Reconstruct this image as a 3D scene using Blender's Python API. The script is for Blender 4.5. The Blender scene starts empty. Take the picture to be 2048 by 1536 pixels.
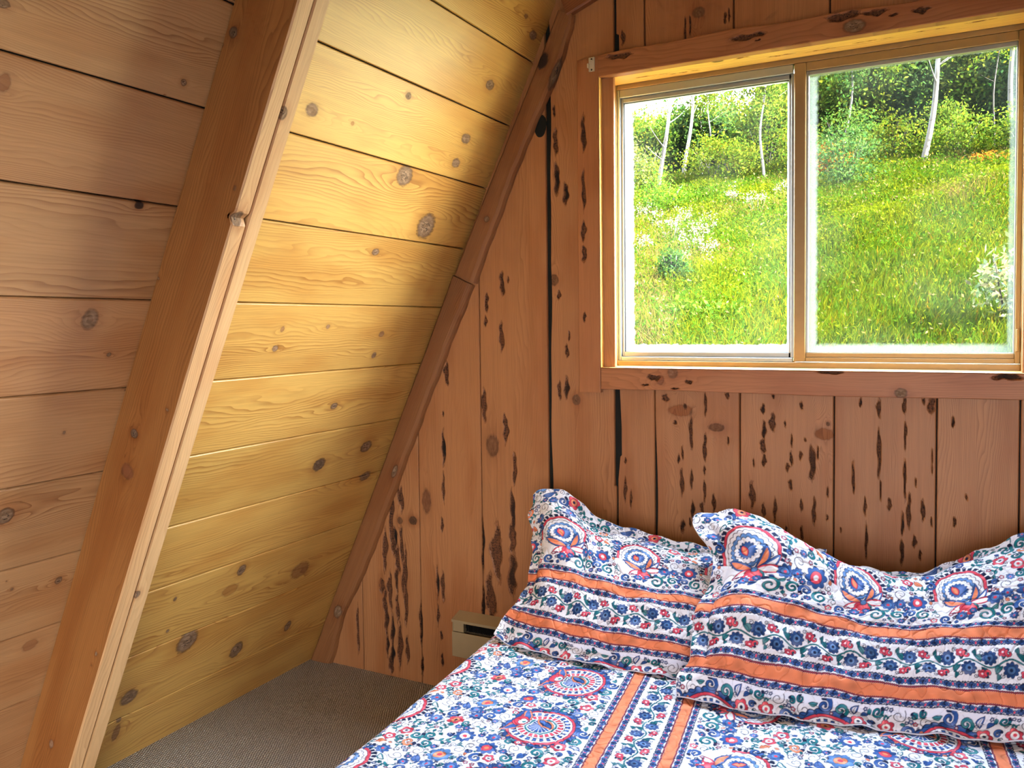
import bpy, math, random
import numpy as np
from mathutils import Matrix, Vector

scn = bpy.context.scene
COL = scn.collection
rng = np.random.default_rng(11)
R = math.radians

# ------------------------------------------------------------------ mesh helpers
def mk(name, V, Q, mat=None, attrs=None, parent=None, smooth=False, ngons=None):
    V = np.asarray(V, dtype=np.float32).reshape(-1, 3)
    loops = []; starts = []; totals = []
    if Q is not None and len(Q):
        Q = np.asarray(Q, dtype=np.int32)
        k = Q.shape[1]
        loops.append(Q.ravel()); totals.append(np.full(len(Q), k, np.int32))
    for g in (ngons or []):
        loops.append(np.asarray(g, np.int32)); totals.append(np.array([len(g)], np.int32))
    loops = np.concatenate(loops); totals = np.concatenate(totals)
    starts = np.concatenate([[0], np.cumsum(totals)[:-1]]).astype(np.int32)
    me = bpy.data.meshes.new(name)
    me.vertices.add(len(V)); me.vertices.foreach_set('co', V.ravel())
    me.loops.add(len(loops)); me.loops.foreach_set('vertex_index', loops)
    me.polygons.add(len(totals))
    me.polygons.foreach_set('loop_start', starts)
    try: me.polygons.foreach_set('loop_total', totals)
    except Exception: pass
    me.polygons.foreach_set('use_smooth', np.full(len(totals), bool(smooth)))
    for an, arr in (attrs or {}).items():
        arr = np.asarray(arr, np.float32)
        if arr.ndim == 1:
            a = me.attributes.new(an, 'FLOAT', 'POINT'); a.data.foreach_set('value', arr)
        elif arr.shape[1] == 3:
            a = me.attributes.new(an, 'FLOAT_VECTOR', 'POINT'); a.data.foreach_set('vector', arr.ravel())
        else:
            a = me.attributes.new(an, 'FLOAT_COLOR', 'POINT'); a.data.foreach_set('color', arr.ravel())
    me.update(calc_edges=True)
    me.validate()
    if mat: me.materials.append(mat)
    o = bpy.data.objects.new(name, me); COL.objects.link(o)
    if parent: o.parent = parent
    return o

class Acc:
    def __init__(s): s.V = []; s.Q = []; s.N = []; s.A = {}; s.n = 0
    def add(s, V, Q, ngons=None, **attrs):
        V = np.asarray(V, np.float32).reshape(-1, 3)
        s.V.append(V); s.Q.append(np.asarray(Q, np.int32) + s.n)
        for g in (ngons or []): s.N.append([i + s.n for i in g])
        for k, a in attrs.items():
            s.A.setdefault(k, []).append(np.asarray(a, np.float32))
        s.n += len(V)
    def build(s, name, mat=None, parent=None, smooth=False):
        return mk(name, np.concatenate(s.V), np.concatenate(s.Q), mat,
                  {k: np.concatenate(v) for k, v in s.A.items()}, parent, smooth, s.N)

def grid_q(nu, nv, closed=False):
    i = np.arange(nu - 1)[:, None]; j = np.arange(nv if closed else nv - 1)[None, :]
    j2 = (j + 1) % nv
    q = np.stack([i * nv + j, i * nv + j2, (i + 1) * nv + j2, (i + 1) * nv + j], -1)
    return q.reshape(-1, 4)

def empty(name, loc=(0, 0, 0)):
    o = bpy.data.objects.new(name, None); COL.objects.link(o); o.location = loc
    o.empty_display_size = .1
    return o
def tag(o, label, cat, group=None):
    o['label'] = label; o['category'] = cat
    if group: o['group'] = group
    return o
def struct(o): o['kind'] = 'structure'; return o

def box_acc(acc, lo, hi, bev=.0):
    lo = np.array(lo, float); hi = np.array(hi, float)
    b = min(bev, *(0.45 * (hi - lo)))
    if b <= 0:
        V = [[(lo, hi)[i][0], (lo, hi)[j][1], (lo, hi)[k][2]] for i in (0, 1) for j in (0, 1) for k in (0, 1)]
        acc.add(V, [[0, 1, 3, 2], [4, 6, 7, 5], [0, 4, 5, 1], [2, 3, 7, 6], [0, 2, 6, 4], [1, 5, 7, 3]])
        return
    V = []; idx = {}
    for i in (0, 1):
        for j in (0, 1):
            for k in (0, 1):
                c = np.array([(lo, hi)[i][0], (lo, hi)[j][1], (lo, hi)[k][2]])
                s = np.array([1 - 2 * i, 1 - 2 * j, 1 - 2 * k]) * b
                for ax in range(3):
                    p = c + s; p[ax] = c[ax]
                    idx[(i, j, k, ax)] = len(V); V.append(p)
    Q = []; T = []
    for ax in range(3):
        o1, o2 = [a for a in range(3) if a != ax]
        for s in (0, 1):
            f = []
            for (p, q) in ((0, 0), (1, 0), (1, 1), (0, 1)):
                key = [0, 0, 0]; key[ax] = s; key[o1] = p; key[o2] = q
                f.append(idx[tuple(key) + (ax,)])
            Q.append(f)
        for p in (0, 1):
            for q in (0, 1):
                ka = [0, 0, 0]; kb = [0, 0, 0]
                ka[o1] = kb[o1] = p; ka[o2] = kb[o2] = q; kb[ax] = 1
                Q.append([idx[tuple(ka) + (o1,)], idx[tuple(kb) + (o1,)], idx[tuple(kb) + (o2,)], idx[tuple(ka) + (o2,)]])
    for i in (0, 1):
        for j in (0, 1):
            for k in (0, 1): T.append([idx[(i, j, k, a)] for a in range(3)])
    acc.add(V, Q, ngons=T)

def fix_normals(o):
    import bmesh
    bm = bmesh.new(); bm.from_mesh(o.data)
    bmesh.ops.recalc_face_normals(bm, faces=bm.faces[:]); bm.to_mesh(o.data); bm.free()
    return o

def gnoise(x, y, seed=0):
    """2-D gradient noise, roughly -.5 .. .5"""
    x = np.asarray(x, np.float64); y = np.asarray(y, np.float64)
    ix = np.floor(x).astype(np.int64); iy = np.floor(y).astype(np.int64); fx = x - ix; fy = y - iy
    def g(i, j, dx, dy):
        h = (i * 374761393 + j * 668265263 + int(seed * 977) * 1442695) & 0xffffffff
        h = ((h ^ (h >> 13)) * 1274126177) & 0xffffffff; h = (h ^ (h >> 16)) & 0xffff
        a = h * (2 * math.pi / 65536); return np.cos(a) * dx + np.sin(a) * dy
    sx = fx * fx * fx * (fx * (fx * 6 - 15) + 10); sy = fy * fy * fy * (fy * (fy * 6 - 15) + 10)
    a = g(ix, iy, fx, fy); b = g(ix + 1, iy, fx - 1, fy); c = g(ix, iy + 1, fx, fy - 1); d = g(ix + 1, iy + 1, fx - 1, fy - 1)
    return (a + (b - a) * sx) * (1 - sy) + (c + (d - c) * sx) * sy
def fnoise(x, y, seed=0, octs=2):
    return sum(gnoise(x * 2 ** k, y * 2 ** k, seed + 17 * k) * .5 ** k for k in range(octs))

# ------------------------------------------------------------------ node helpers
class NT:
    def __init__(s, name):
        s.m = bpy.data.materials.new(name); s.m.use_nodes = True
        s.t = s.m.node_tree; s.t.nodes.clear()
    def n(s, typ, ins=None, **kw):
        nd = s.t.nodes.new(typ)
        for k, v in kw.items(): setattr(nd, k, v)
        for k, v in (ins or {}).items():
            sock = nd.inputs[k]
            if isinstance(v, bpy.types.NodeSocket): s.t.links.new(v, sock)
            elif isinstance(v, bpy.types.Node): s.t.links.new(v.outputs[0], sock)
            else:
                if isinstance(v, tuple) and len(v) == 3 and sock.type == 'RGBA': v = v + (1,)
                sock.default_value = v
        return nd
    def math(s, op, a, b=0., c=0., clamp=False):
        return s.n('ShaderNodeMath', {0: a, 1: b, 2: c}, operation=op, use_clamp=clamp).outputs[0]
    def mix(s, f, a, b, bt='MIX'):
        nd = s.n('ShaderNodeMix', data_type='RGBA', blend_type=bt)
        for k, v in ((0, f), (6, a), (7, b)):
            if isinstance(v, bpy.types.NodeSocket): s.t.links.new(v, nd.inputs[k])
            else: nd.inputs[k].default_value = (v + (1,)) if isinstance(v, tuple) else v
        return nd.outputs[2]
    def sep(s, v):
        return s.n('ShaderNodeSeparateXYZ', {0: v}).outputs
    def comb(s, x, y, z):
        return s.n('ShaderNodeCombineXYZ', {0: x, 1: y, 2: z}).outputs[0]
    def noise(s, vec, scale=1., detail=2., rough=.5, out=0):
        return s.n('ShaderNodeTexNoise', {'Vector': vec, 'Scale': scale, 'Detail': detail, 'Roughness': rough}).outputs[out]
    def sstep(s, x, a, b):
        nd = s.n('ShaderNodeMapRange', {0: x, 1: a, 2: b, 3: 0., 4: 1.}, interpolation_type='SMOOTHSTEP')
        return nd.outputs[0]
    def attr(s, name): return s.n('ShaderNodeAttribute', attribute_name=name)
    def out(s, surf): s.n('ShaderNodeOutputMaterial', {0: surf}); return s.m

def wood(name, light, dark, rough=.42, contrast=.6, knot=(.20, .115, .06), knot2=(.33, .215, .135), red=(.80, .52, .42), rot=(.105, .042, .018), spec=.45):
    t = NT(name)
    wc = t.attr('wc').outputs['Vector']; wk = t.attr('wk'); wa = t.attr('wa').outputs['Vector']
    u, v, sd = t.sep(wc)[:3]; kd, gd, pk = t.sep(wk.outputs['Vector'])[:3]; kt = wk.outputs['Alpha']
    val, rd, fq = t.sep(wa)[:3]
    s7 = t.math('MULTIPLY', sd, 7.31)
    n3, blo = t.sep(t.attr('wn').outputs['Vector'])[:2]
    F = t.math('ADD', v, gd)
    ph = t.math('FRACT', t.math('ADD', t.math('MULTIPLY', F, fq), sd))
    ring = t.math('MULTIPLY', t.math('POWER', ph, 2.6), t.math('SUBTRACT', 1., t.sstep(ph, .93, 1.)))
    ringm = t.math('MULTIPLY', ring, t.sstep(n3, .28, .72))
    ringm = t.math('ADD', t.math('MULTIPLY', ringm, .78), t.math('MULTIPLY', ring, .22))
    fib = t.noise(t.comb(t.math('MULTIPLY', u, 16.), t.math('MULTIPLY', v, 520.), s7), 1., 1.)
    fib2 = t.noise(t.comb(t.math('MULTIPLY', u, 2.5), t.math('MULTIPLY', v, 110.), s7), 1., 1.)
    col = t.mix(t.math('MULTIPLY', ringm, contrast * 1.9, clamp=True), light, dark)
    lum = t.math('MULTIPLY_ADD', t.math('SUBTRACT', fib, .5), .22, 1.)
    lum = t.math('MULTIPLY_ADD', t.math('SUBTRACT', fib2, .5), .26, lum)
    lum = t.math('MULTIPLY', lum, val)
    col = t.mix(t.math('MULTIPLY', t.sstep(blo, .42, .8), .55), col, t.mix(1., col, (.78, .60, .46), 'MULTIPLY'))
    col = t.mix(rd, col, t.mix(1., col, red, 'MULTIPLY'))
    vm = t.n('ShaderNodeVectorMath', {0: col, 'Scale': lum}, operation='SCALE').outputs[0]
    col = vm
    # knots
    kn = t.noise(t.comb(t.math('MULTIPLY', u, 52.), t.math('MULTIPLY', v, 135.), s7), 1., 2.)
    kdn = t.math('MULTIPLY_ADD', t.math('SUBTRACT', kn, .5), .5, kd)
    halo = t.math('MULTIPLY', t.math('SUBTRACT', 1., t.sstep(kd, .9, 2.6)), t.math('MULTIPLY', kt, .55))
    col = t.mix(halo, col, t.mix(1., col, (.62, .43, .33), 'MULTIPLY'))
    inside = t.math('SUBTRACT', 1., t.sstep(kdn, .86, 1.0))
    kcol = t.mix(t.sstep(kn, .35, .65), knot, knot2)
    krings = t.math('MULTIPLY_ADD', t.math('SINE', t.math('MULTIPLY', kdn, 15.)), .10, .92)
    kcol = t.n('ShaderNodeVectorMath', {0: kcol, 'Scale': krings}, operation='SCALE').outputs[0]
    kcol = t.mix(t.sstep(kt, .8, 1.), kcol, (.035, .017, .010))
    kcol = t.mix(t.sstep(kt, .5, .25), kcol, t.mix(1., col, (.60, .42, .34), 'MULTIPLY'))
    col = t.mix(t.math('MULTIPLY', inside, t.sstep(kt, -.1, .5)), col, kcol)
    rim = t.math('MULTIPLY', t.math('SUBTRACT', 1., t.sstep(t.math('ABSOLUTE', t.math('SUBTRACT', kdn, .97)), .05, .2)), t.math('MULTIPLY', kt, .75))
    col = t.mix(rim, col, (.055, .024, .012))
    crk = t.math('MULTIPLY', t.math('SUBTRACT', 1., t.sstep(kd, .45, .7)), t.sstep(t.math('ABSOLUTE', t.math('SUBTRACT', kn, .5)), .035, .015))
    col = t.mix(t.math('MULTIPLY', crk, t.sstep(kt, .45, .7)), col, (.016, .008, .005))
    # decay pockets
    pn = kn
    pkn = t.math('MULTIPLY_ADD', t.math('SUBTRACT', pn, .5), .7, pk)
    pm = t.sstep(pkn, .06, .16)
    pcol = t.mix(pn, t.mix(1., rot, (2.0, 1.9, 1.8), 'MULTIPLY'), rot)
    cu_ = t.math('ABSOLUTE', t.math('SUBTRACT', t.math('FRACT', t.math('MULTIPLY_ADD', u, 95., t.math('MULTIPLY', fib, 1.5))), .5))
    pcol = t.mix(t.math('MAXIMUM', t.sstep(cu_, .42, .48), t.sstep(t.math('ABSOLUTE', t.math('SUBTRACT', pn, .5)), .03, .012)), pcol, (.012, .006, .004))
    blk = t.math('MULTIPLY', t.sstep(kt, .55, 1.05), t.sstep(pkn, .2, .6))
    pcol = t.mix(blk, pcol, (.006, .004, .003))
    col = t.mix(pm, col, pcol)
    pe = t.math('MULTIPLY', t.math('SUBTRACT', 1., t.sstep(t.math('ABSOLUTE', pkn), .03, .14)), .6)
    col = t.mix(pe, col, t.mix(1., col, (.42, .34, .3), 'MULTIPLY'))
    ro = t.math('MULTIPLY_ADD', t.math('MAXIMUM', pm, inside), .35, rough)
    b = t.n('ShaderNodeBsdfPrincipled', {'Base Color': col, 'Roughness': ro, 'Specular IOR Level': spec})
    return t.out(b.outputs[0])

def simple(name, col, rough=.5, metal=0., noise=.1, scale=30., spec=.5, bump=0.):
    t = NT(name)
    co = t.n('ShaderNodeTexCoord').outputs['Object']
    nz = t.noise(co, scale, 3.)
    c = t.n('ShaderNodeVectorMath', {0: t.n('ShaderNodeRGB').outputs[0], 'Scale': t.math('MULTIPLY_ADD', t.math('SUBTRACT', nz, .5), noise * 2, 1.)}, operation='SCALE')
    c.inputs[0].links[0].from_node.outputs[0].default_value = col + (1,)
    ins = {'Base Color': c.outputs[0], 'Roughness': rough, 'Metallic': metal, 'Specular IOR Level': spec}
    if bump: ins['Normal'] = t.n('ShaderNodeBump', {'Strength': bump, 'Distance': .002, 'Height': nz}).outputs[0]
    return t.out(t.n('ShaderNodeBsdfPrincipled', ins).outputs[0])

# ------------------------------------------------------------------ plank builder
def fields(u, v, knots, pockets):
    sh = u.shape
    kd = np.full(sh, 9., np.float32); gd = np.zeros(sh, np.float32); pk = np.full(sh, -3., np.float32); kt = np.zeros(sh, np.float32)
    best = np.full(sh, 9., np.float32)
    for (ku, kv, ru, rv, ty) in knots:
        du = u - ku; dv = v - kv
        d = np.sqrt((du / ru) ** 2 + (dv / rv) ** 2)
        m = d < kd
        kt = np.where(m, ty, kt); kd = np.minimum(kd, d)
        Rr = (1.25 * rv) ** 2
        r2 = (du * .42 * rv / ru * 1.0) ** 2 + dv ** 2
        gd += -dv * np.minimum(1., Rr / (r2 + 1e-9)) + .5 * rv * np.exp(-r2 / (9 * rv * rv))
    for (pu, pv, hu, hv, ty) in pockets:
        du = (u - pu) / hu; ph = pu * 61 + pv * 87
        dv = (v - pv - hv * (.22 * np.sin(du * 3.1 + ph) + .14 * np.sin(du * 8 + ph * 2))) / (hv * (1 + .22 * np.sin(du * 5 + ph * 3)))
        p = 1 - (np.abs(du) ** 1.7 + np.abs(dv) ** 1.6) ** .6
        m = (p > pk) & (p > -.35)
        kt = np.where(m, ty, kt); pk = np.maximum(pk, p)
    return kd, gd, pk, kt

def plank(acc, us, prof, O, U, Vv, N, seed, wa=(1., 0., 110.), knots=(), pockets=(), width=None, edge=None,
          closed=False, caps=False, arc=False, depth=.005, flip=False):
    """grid along U (us) and around a (v, n) profile; width(u)->(v0,v1) remaps v; edge(u)->(left,right) wavy offsets."""
    us = np.asarray(us, float); P = np.asarray(prof, float)
    vv, nn = P[:, 0], P[:, 1]
    w = vv.max()
    UU = us[:, None] + 0 * vv[None]; VV = vv[None] + 0 * UU; NNv = nn[None] + 0 * UU
    if width is not None:
        wd = np.array([width(x) for x in us])
        VV = wd[:, :1] + (wd[:, 1:] - wd[:, :1]) * VV / w
    if edge is not None:
        ed = np.array([edge(x) for x in us]); fr = VV / w
        VV = VV + ed[:, :1] * np.clip(1 - fr * 6, 0, 1) + ed[:, 1:] * np.clip(1 - (1 - fr) * 6, 0, 1)
    if arc:
        al = np.concatenate([[0], np.cumsum(np.hypot(np.diff(vv), np.diff(nn)))]); vc = al[None] + 0 * UU
    else: vc = VV - np.minimum(NNv, 0) * .0
    kd, gd, pk, kt = fields(UU, vc, knots, pockets)
    dsp = depth * np.clip(pk * 2.5, 0, 1) * (NNv > -.002) if not arc else 0 * UU
    NNv = NNv - dsp
    uw, vw = UU + seed * 1.37, vc + (seed * .713) % 3
    gd = gd + .060 * fnoise(uw * .95, vw * 6.5, seed) + .0085 * fnoise(uw * 5, vw * 26, seed + 3) + .0022 * gnoise(uw * 18, vw * 70, seed + 5)
    n3 = .5 + .55 * gnoise(uw * .6, vw * 9, seed + 7); blo = .5 + .55 * fnoise(uw * 2.2, vw * 7, seed + 9, 3)
    O, U, Vv, N = (np.asarray(x, float) for x in (O, U, Vv, N))
    co = O + UU[..., None] * U + VV[..., None] * Vv + NNv[..., None] * N
    nu, nv = UU.shape
    q = grid_q(nu, nv, closed)
    if flip: q = q[:, ::-1]
    ng = []
    if caps: ng = [list(range(nv))[::-1 if not flip else 1], list(range((nu - 1) * nv, nu * nv))[::1 if not flip else -1]]
    n = nu * nv
    acc.add(co.reshape(-1, 3), q, ngons=ng,
            wc=np.stack([UU.ravel() + seed * 1.37, vc.ravel() + (seed * .713) % 3, np.full(n, seed)], -1),
            wk=np.stack([kd.ravel(), gd.ravel(), pk.ravel(), kt.ravel()], -1),
            wn=np.stack([n3.ravel(), blo.ravel(), 0 * n3.ravel()], -1), wa=np.tile(np.array(wa, np.float32), (n, 1)))

def flatprof(w, step=.0035, gap=.012):
    inner = np.linspace(.0048, w - .0048, max(3, int(w / step)))
    return [(.0015, -gap), (.0018, -.005), (.0030, -.0016)] + [(x, 0.) for x in inner] + [(w - .0030, -.0016), (w - .0018, -.005), (w - .0015, -gap)]

def loopprof(w, h, bev=.004, step=.006):
    """closed rectangular profile (v 0..w, n 0..h) with small bevels, dense sampling."""
    pts = []
    def seg(a, b):
        L = math.dist(a, b); k = max(2, int(L / step))
        for i in range(k): f = i / k; pts.append((a[0] + (b[0] - a[0]) * f, a[1] + (b[1] - a[1]) * f))
    c = [(bev, 0), (w - bev, 0), (w, bev), (w, h - bev), (w - bev, h), (bev, h), (0, h - bev), (0, bev)]
    for i in range(8):
        if i % 2 == 0: seg(c[i], c[i + 1])
        else: pts.append(c[i])
    return pts

# ------------------------------------------------------------------ room constants (metres; gable wall is y=0, floor z=0)
TD = np.array([0.41825, 0, 0.90833]); SN = np.array([0.90833, 0, -0.41825]); SA = np.array([-2.54, 0, -.006])
TD /= np.linalg.norm(TD); SN /= np.linalg.norm(SN)
def slope(s, y, off=0.): return SA + TD * s + np.array([0, y, 0]) + SN * off
EX, EY, EZ = np.eye(3)
XC = .35            # ridge line
S_TOP = 2.98        # where the steep slope meets the upper ceiling
TOPX, TOPZ = (SA + TD * S_TOP)[0], (SA + TD * S_TOP)[2]
CEIL_ANG = R(20.5)
REAR = -4.7

# ------------------------------------------------------------------ materials for wood
W_SLOPE = wood('pine_board', (.61, .385, .110), (.35, .165, .038), rough=.36, contrast=.62)
W_SLOPE2 = wood('pine_board_room_lit', (.535, .338, .166), (.32, .162, .070), rough=.4, contrast=.62)  # same pine, with the left bay's pinker light put into the colour
W_GABLE = wood('pecky_board', (.445, .215, .092), (.26, .108, .042), rough=.5, contrast=.42, knot=(.17, .075, .034), knot2=(.23, .115, .055))
W_RAFT = wood('rafter_wood', (.31, .136, .040), (.18, .068, .018), rough=.42, contrast=.5)
W_RAFT_LIT = wood('rafter_wood_lit', (.62, .40, .20), (.42, .23, .095), rough=.45, contrast=.45)  # rafter wood with the window light on its edges put into the colour
W_DARK = wood('dark_trim_wood', (.27, .118, .046), (.15, .058, .022), rough=.5, contrast=.55)
W_CASE = wood('casing_wood', (.44, .190, .078), (.25, .095, .036), rough=.46, contrast=.5)
W_JAMB = wood('jamb_wood', (.78, .50, .15), (.48, .22, .05), rough=.5, contrast=.55, rot=(.14, .04, .014))
M_VOID = simple('dark_gap', (.006, .008, .006), .9, noise=.2)

# ------------------------------------------------------------------ measured knots (mm): along, across, radii, darkness
SK=[(-1042,2323,24,19,0.45),(-653,2457,14,11,0.6),(-864,2322,8,7,0.3),(-259,2397,28,18,0.55),(-267,2304,25,17,0.5),(-535,2212,40,34,0.75),(-313,2057,50,46,0.75),(-230,2601,25,17,0.85),(-71,2828,27,16,0.55),(-161,2869,13,8,0.4),(-550,1938,19,12,0.6),(-666,1660,10,9,0.4),(-884,1586,13,11,0.45),(-350,1627,16,12,0.4),(-879,1653,9,10,0.35),(-351,1541,13,13,0.5),(-484,1341,18,13,0.7),(-452,1091,31,26,0.9),(-186,1127,32,25,0.75),(-116,977,34,21,0.6),(-690,697,19,22,0.7),(-336,585,50,39,0.35),(-850,452,43,45,0.7),(-566,293,30,34,0.75),(-284,293,18,24,0.8),(-973,673,7,9,0.7),(-1042,305,32,29,0.6),(-1055,216,9,10,0.5),(-1051,161,14,35,0.4),(-716,620,38,25,0.25),(-961,540,7,7,0.6),(-1548,1687,21,27,0.5),(-1470,1589,6,6,0.8),(-1498,1985,12,10,1.0),(-1468,2290,8,8,0.75),(-1637,1155,21,23,0.85),(-1436,899,10,11,0.8),(-1896,2330,14,8,0.8),(-1537,1375,4,6,0.5),(-1862,2188,13,19,0.3),(-1568,916,4,5,0.7),(-1539,1684,5,7,0.4),(-1470,697,22,19,0.25),(-1588,947,3,3,0.7),(-1393,1482,3,3,0.4),(-1508,2250,4,3,0.3)]
GP=[(-1300,2044,12,65,1),(-1264,1985,12,44,1),(-1303,2182,10,52,0.3),(-1308,2297,6,22,0.1),(-1264,1400,8,26,0.6),(-1267,1261,10,47,0.9),(-1296,1251,8,38,0.1),(-1255,1456,4,22,0.1),(-1295,1611,8,19,0.3),(-1538,1660,11,52,0.8),(-1543,1454,11,59,0.4),(-1608,1590,9,39,0.3),(-1614,1515,7,24,0.2),(-1626,1184,14,70,0.4),(-1532,1118,9,39,0.5),(-1528,1087,11,53,0.5),(-1492,940,9,69,0.6),(-1503,759,11,99,0.9),(-1505,660,16,60,0.4),(-1575,598,25,121,0.25),(-1507,517,20,90,0.85),(-1607,412,23,102,0.3),(-1639,615,7,122,1),(-1640,377,9,82,0.9),(-1511,1675,4,17,0.2),(-1799,1306,12,51,0.3),(-1819,1141,5,12,0.8),(-1819,999,10,78,1),(-1822,836,7,66,0.6),(-1832,682,7,33,0.4),(-1858,437,7,74,1),(-1832,426,10,67,0.5),(-1858,303,7,46,0.6),(-1843,219,7,21,0.8),(-1944,247,8,107,0.8),(-1940,77,8,47,0.9),(-1840,116,7,30,0.8),(-2078,564,10,43,0.7),(-2086,688,13,129,0.3),(-2069,604,10,56,1),(-2058,508,13,65,0.5),(-2123,544,13,98,0.3),(-2036,575,10,86,0.5),(-2018,471,10,107,0.6),(-2100,374,13,87,0.4),(-2122,240,11,77,0.8),(-2091,197,10,87,0.9),(-2063,303,10,65,0.4),(-2019,321,10,97,0.5),(-2093,92,11,61,1),(-2119,131,8,55,0.9),(-2053,143,13,109,0.4),(-2015,128,10,65,0.4),(-2032,768,10,60,0.4),(-2047,788,8,43,0.5),(-2128,326,11,55,0.5),(-2102,47,13,44,0.7),(-2065,422,8,65,0.8),(-2032,415,8,54,0.6),(-2142,385,13,35,0.2),(-2277,171,8,112,0.2),(-1035,1001,4,15,0.3),(-1037,895,6,52,0.6),(-1015,860,4,40,0.6),(-792,1113,7,62,0.6),(-741,1218,5,44,0.3),(-743,1065,7,53,0.5),(-745,987,4,18,0.3),(-745,914,5,44,0.6),(-823,1042,4,27,0.3),(-837,1020,4,21,0.9),(-825,937,7,53,0.6),(-791,949,5,39,0.7),(-712,874,7,35,0.2),(-787,841,7,36,0.9),(-823,780,9,25,0.9),(-665,1250,7,14,0.7),(-663,1093,3,17,0.3),(-884,1235,13,14,0.5),(-754,853,7,21,0.3),(-813,1209,5,9,0.6),(-849,1149,7,9,0.5),(-796,797,4,21,0.4),(-546,1208,7,19,0.9),(-543,1137,7,34,0.9),(-515,1164,10,34,0.6),(-546,1083,10,25,0.4),(-543,1034,7,24,0.7),(-582,915,10,48,0.6),(-544,864,7,27,0.5),(-507,867,6,47,0.7),(-454,1105,3,25,0.5),(-455,1045,5,27,0.7),(-457,958,6,20,0.8),(-389,1036,11,63,0.8),(-425,1058,5,17,0.5),(-475,1161,3,13,0.4),(-423,1224,5,15,0.8),(-512,1251,5,8,0.9),(-422,892,5,23,0.4),(-382,876,6,53,0.7),(-421,799,5,27,0.6),(-471,802,5,17,0.6),(-577,1023,3,17,0.2),(-411,1111,3,10,0.3),(-371,1072,3,25,0.3),(-341,942,3,20,0.4),(-342,860,3,13,0.4),(-467,1016,6,17,0.2),(-263,998,4,62,0.7),(-228,905,4,35,0.6),(-224,792,4,65,0.8),(-189,1224,6,35,0.7),(-188,1081,6,88,0.6),(-183,960,2,40,0.9),(-116,1235,6,28,0.6),(-113,1143,4,50,0.6),(-113,1006,4,79,0.7),(-101,903,6,63,0.6),(-119,861,4,44,0.9),(-120,772,6,45,0.8),(-62,910,6,38,0.4),(-82,996,2,17,1),(-41,1237,11,28,0.4),(-62,1251,4,12,0.6),(-243,1240,4,18,0.9),(-157,920,6,21,0.5),(-85,808,6,22,0.8),(-69,767,4,19,0.6),(-301,823,2,13,0.6),(-37,1064,2,43,0.2),(-39,882,2,31,0.2),(18,1189,4,21,0.9),(25,882,5,17,0.5),(56,962,3,12,0.2),(-1035,2521,8,28,0.4),(-943,682,4,37,0.3),(-809,2508,4,51,0.2),(-792,2522,3,42,0.2),(-672,2526,5,23,0.7),(-659,2532,3,26,0.6)]
CP=[(-1181,2194,10,69,0.8),(-1182,1990,8,76,0.3),(-1184,1841,10,40,0.6),(-1182,1757,10,33,0.6),(-1183,1526,6,20,0.6),(-1218,1810,4,15,0.1)]
HP=[(-1039,2447,50,10,0.2),(-590,2439,61,10,0.3),(-296,2452,52,14,0.6),(-206,2447,39,9,0.4),(-79,2431,27,9,0.5),(-154,2430,14,4,0.1),(-398,2469,15,3,0.6),(-557,2422,10,3,0.8)]
BP=[(-916,1309,25,11,0.3),(-791,1296,14,7,0.6),(-331,1336,45,5,0.15),(157,1330,42,10,0.9),(-947,1282,15,4,0.5),(-839,1272,18,3,0.6)]
GK=[(-1315,1668,19,21,0.6),(-1227,1217,16,19,0.6),(-1589,1024,29,44,0.45),(-1906,773,22,50,0.4),(-1975,686,20,17,0.9),(-2042,679,13,15,0.8),(-703,1138,28,14,0.45),(-340,1167,6,7,0.8),(-829,1192,46,21,0.25),(-352,1133,31,20,0.25),(-762,2559,21,18,0.5),(-2147,389,11,31,0.5),(-273,2428,2,3,0.1),(-208,1305,2,3,0.1)]
HK=[(-265,2416,32,20,0.6),(-647,2566,3,3,0.1)]
BK=[(-125,1276,18,15,0.6),(-847,1328,18,21,0.4),(-892,1301,14,18,0.35)]
RK=[(2437,34,13,13,0.9),(1393,83,12,14,0.9),(1286,97,21,26,0.3),(1804,14,5,6,0.7),(1507,171,5,6,0.5),(752,175,7,6,0.6),(2401,10,5,5,0.7),(2104,178,7,6,0.4),(387,107,15,10,0.4),(711,171,6,4,0.5)]
mmk = lambda L: [(a / 1000, b / 1000, c / 1000, d / 1000, e) for a, b, c, d, e in L]
SK, GP, CP, HP, BP, GK, HK, BK, RK = map(mmk, (SK, GP, CP, HP, BP, GK, HK, BK, RK))

# ------------------------------------------------------------------ sloped left wall: boards run along y
seams = [-.03, .222, .488, .743, .982, 1.234, 1.488, 1.739, 1.993, 2.246, 2.498, 2.745, S_TOP]
acc = Acc()
rr = random.Random(5)
for i in range(len(seams) - 1):
    s0, s1 = seams[i], seams[i + 1]; w = s1 - s0
    for bay in (0, 1):
        if bay == 0: us = np.arange(-1.36, .012, .005)
        else: us = np.concatenate([np.linspace(REAR, -2.0, 40), np.arange(-1.99, -1.34, .005)])
        kn = [(y, s - s0, ru, rv, ty) for (y, s, ru, rv, ty) in SK if s0 - .02 < s < s1 + .02 and ((y > -1.25) == (bay == 0))]
        val = rr.uniform(.93, 1.07) * (1. if bay == 0 else .90); red = rr.uniform(0, .10) if bay == 0 else rr.uniform(.2, .45)  # left bay dimmed and reddened to stand for its weaker, pinker light
        fq = rr.choice([85, 105, 130, 150]) if i not in (9, 10) else 170
        plank(acc, us, flatprof(w), slope(s0, 0), EY, TD, SN, seed=i * 2 + bay + .37, wa=(val, red, fq), knots=kn, flip=True)
wall_left = struct(acc.build('wall_left', W_SLOPE))
wall_left.data.materials.append(W_SLOPE2)
me = wall_left.data; cen = np.zeros(len(me.polygons) * 3, np.float32); me.polygons.foreach_get('center', cen)
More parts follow.
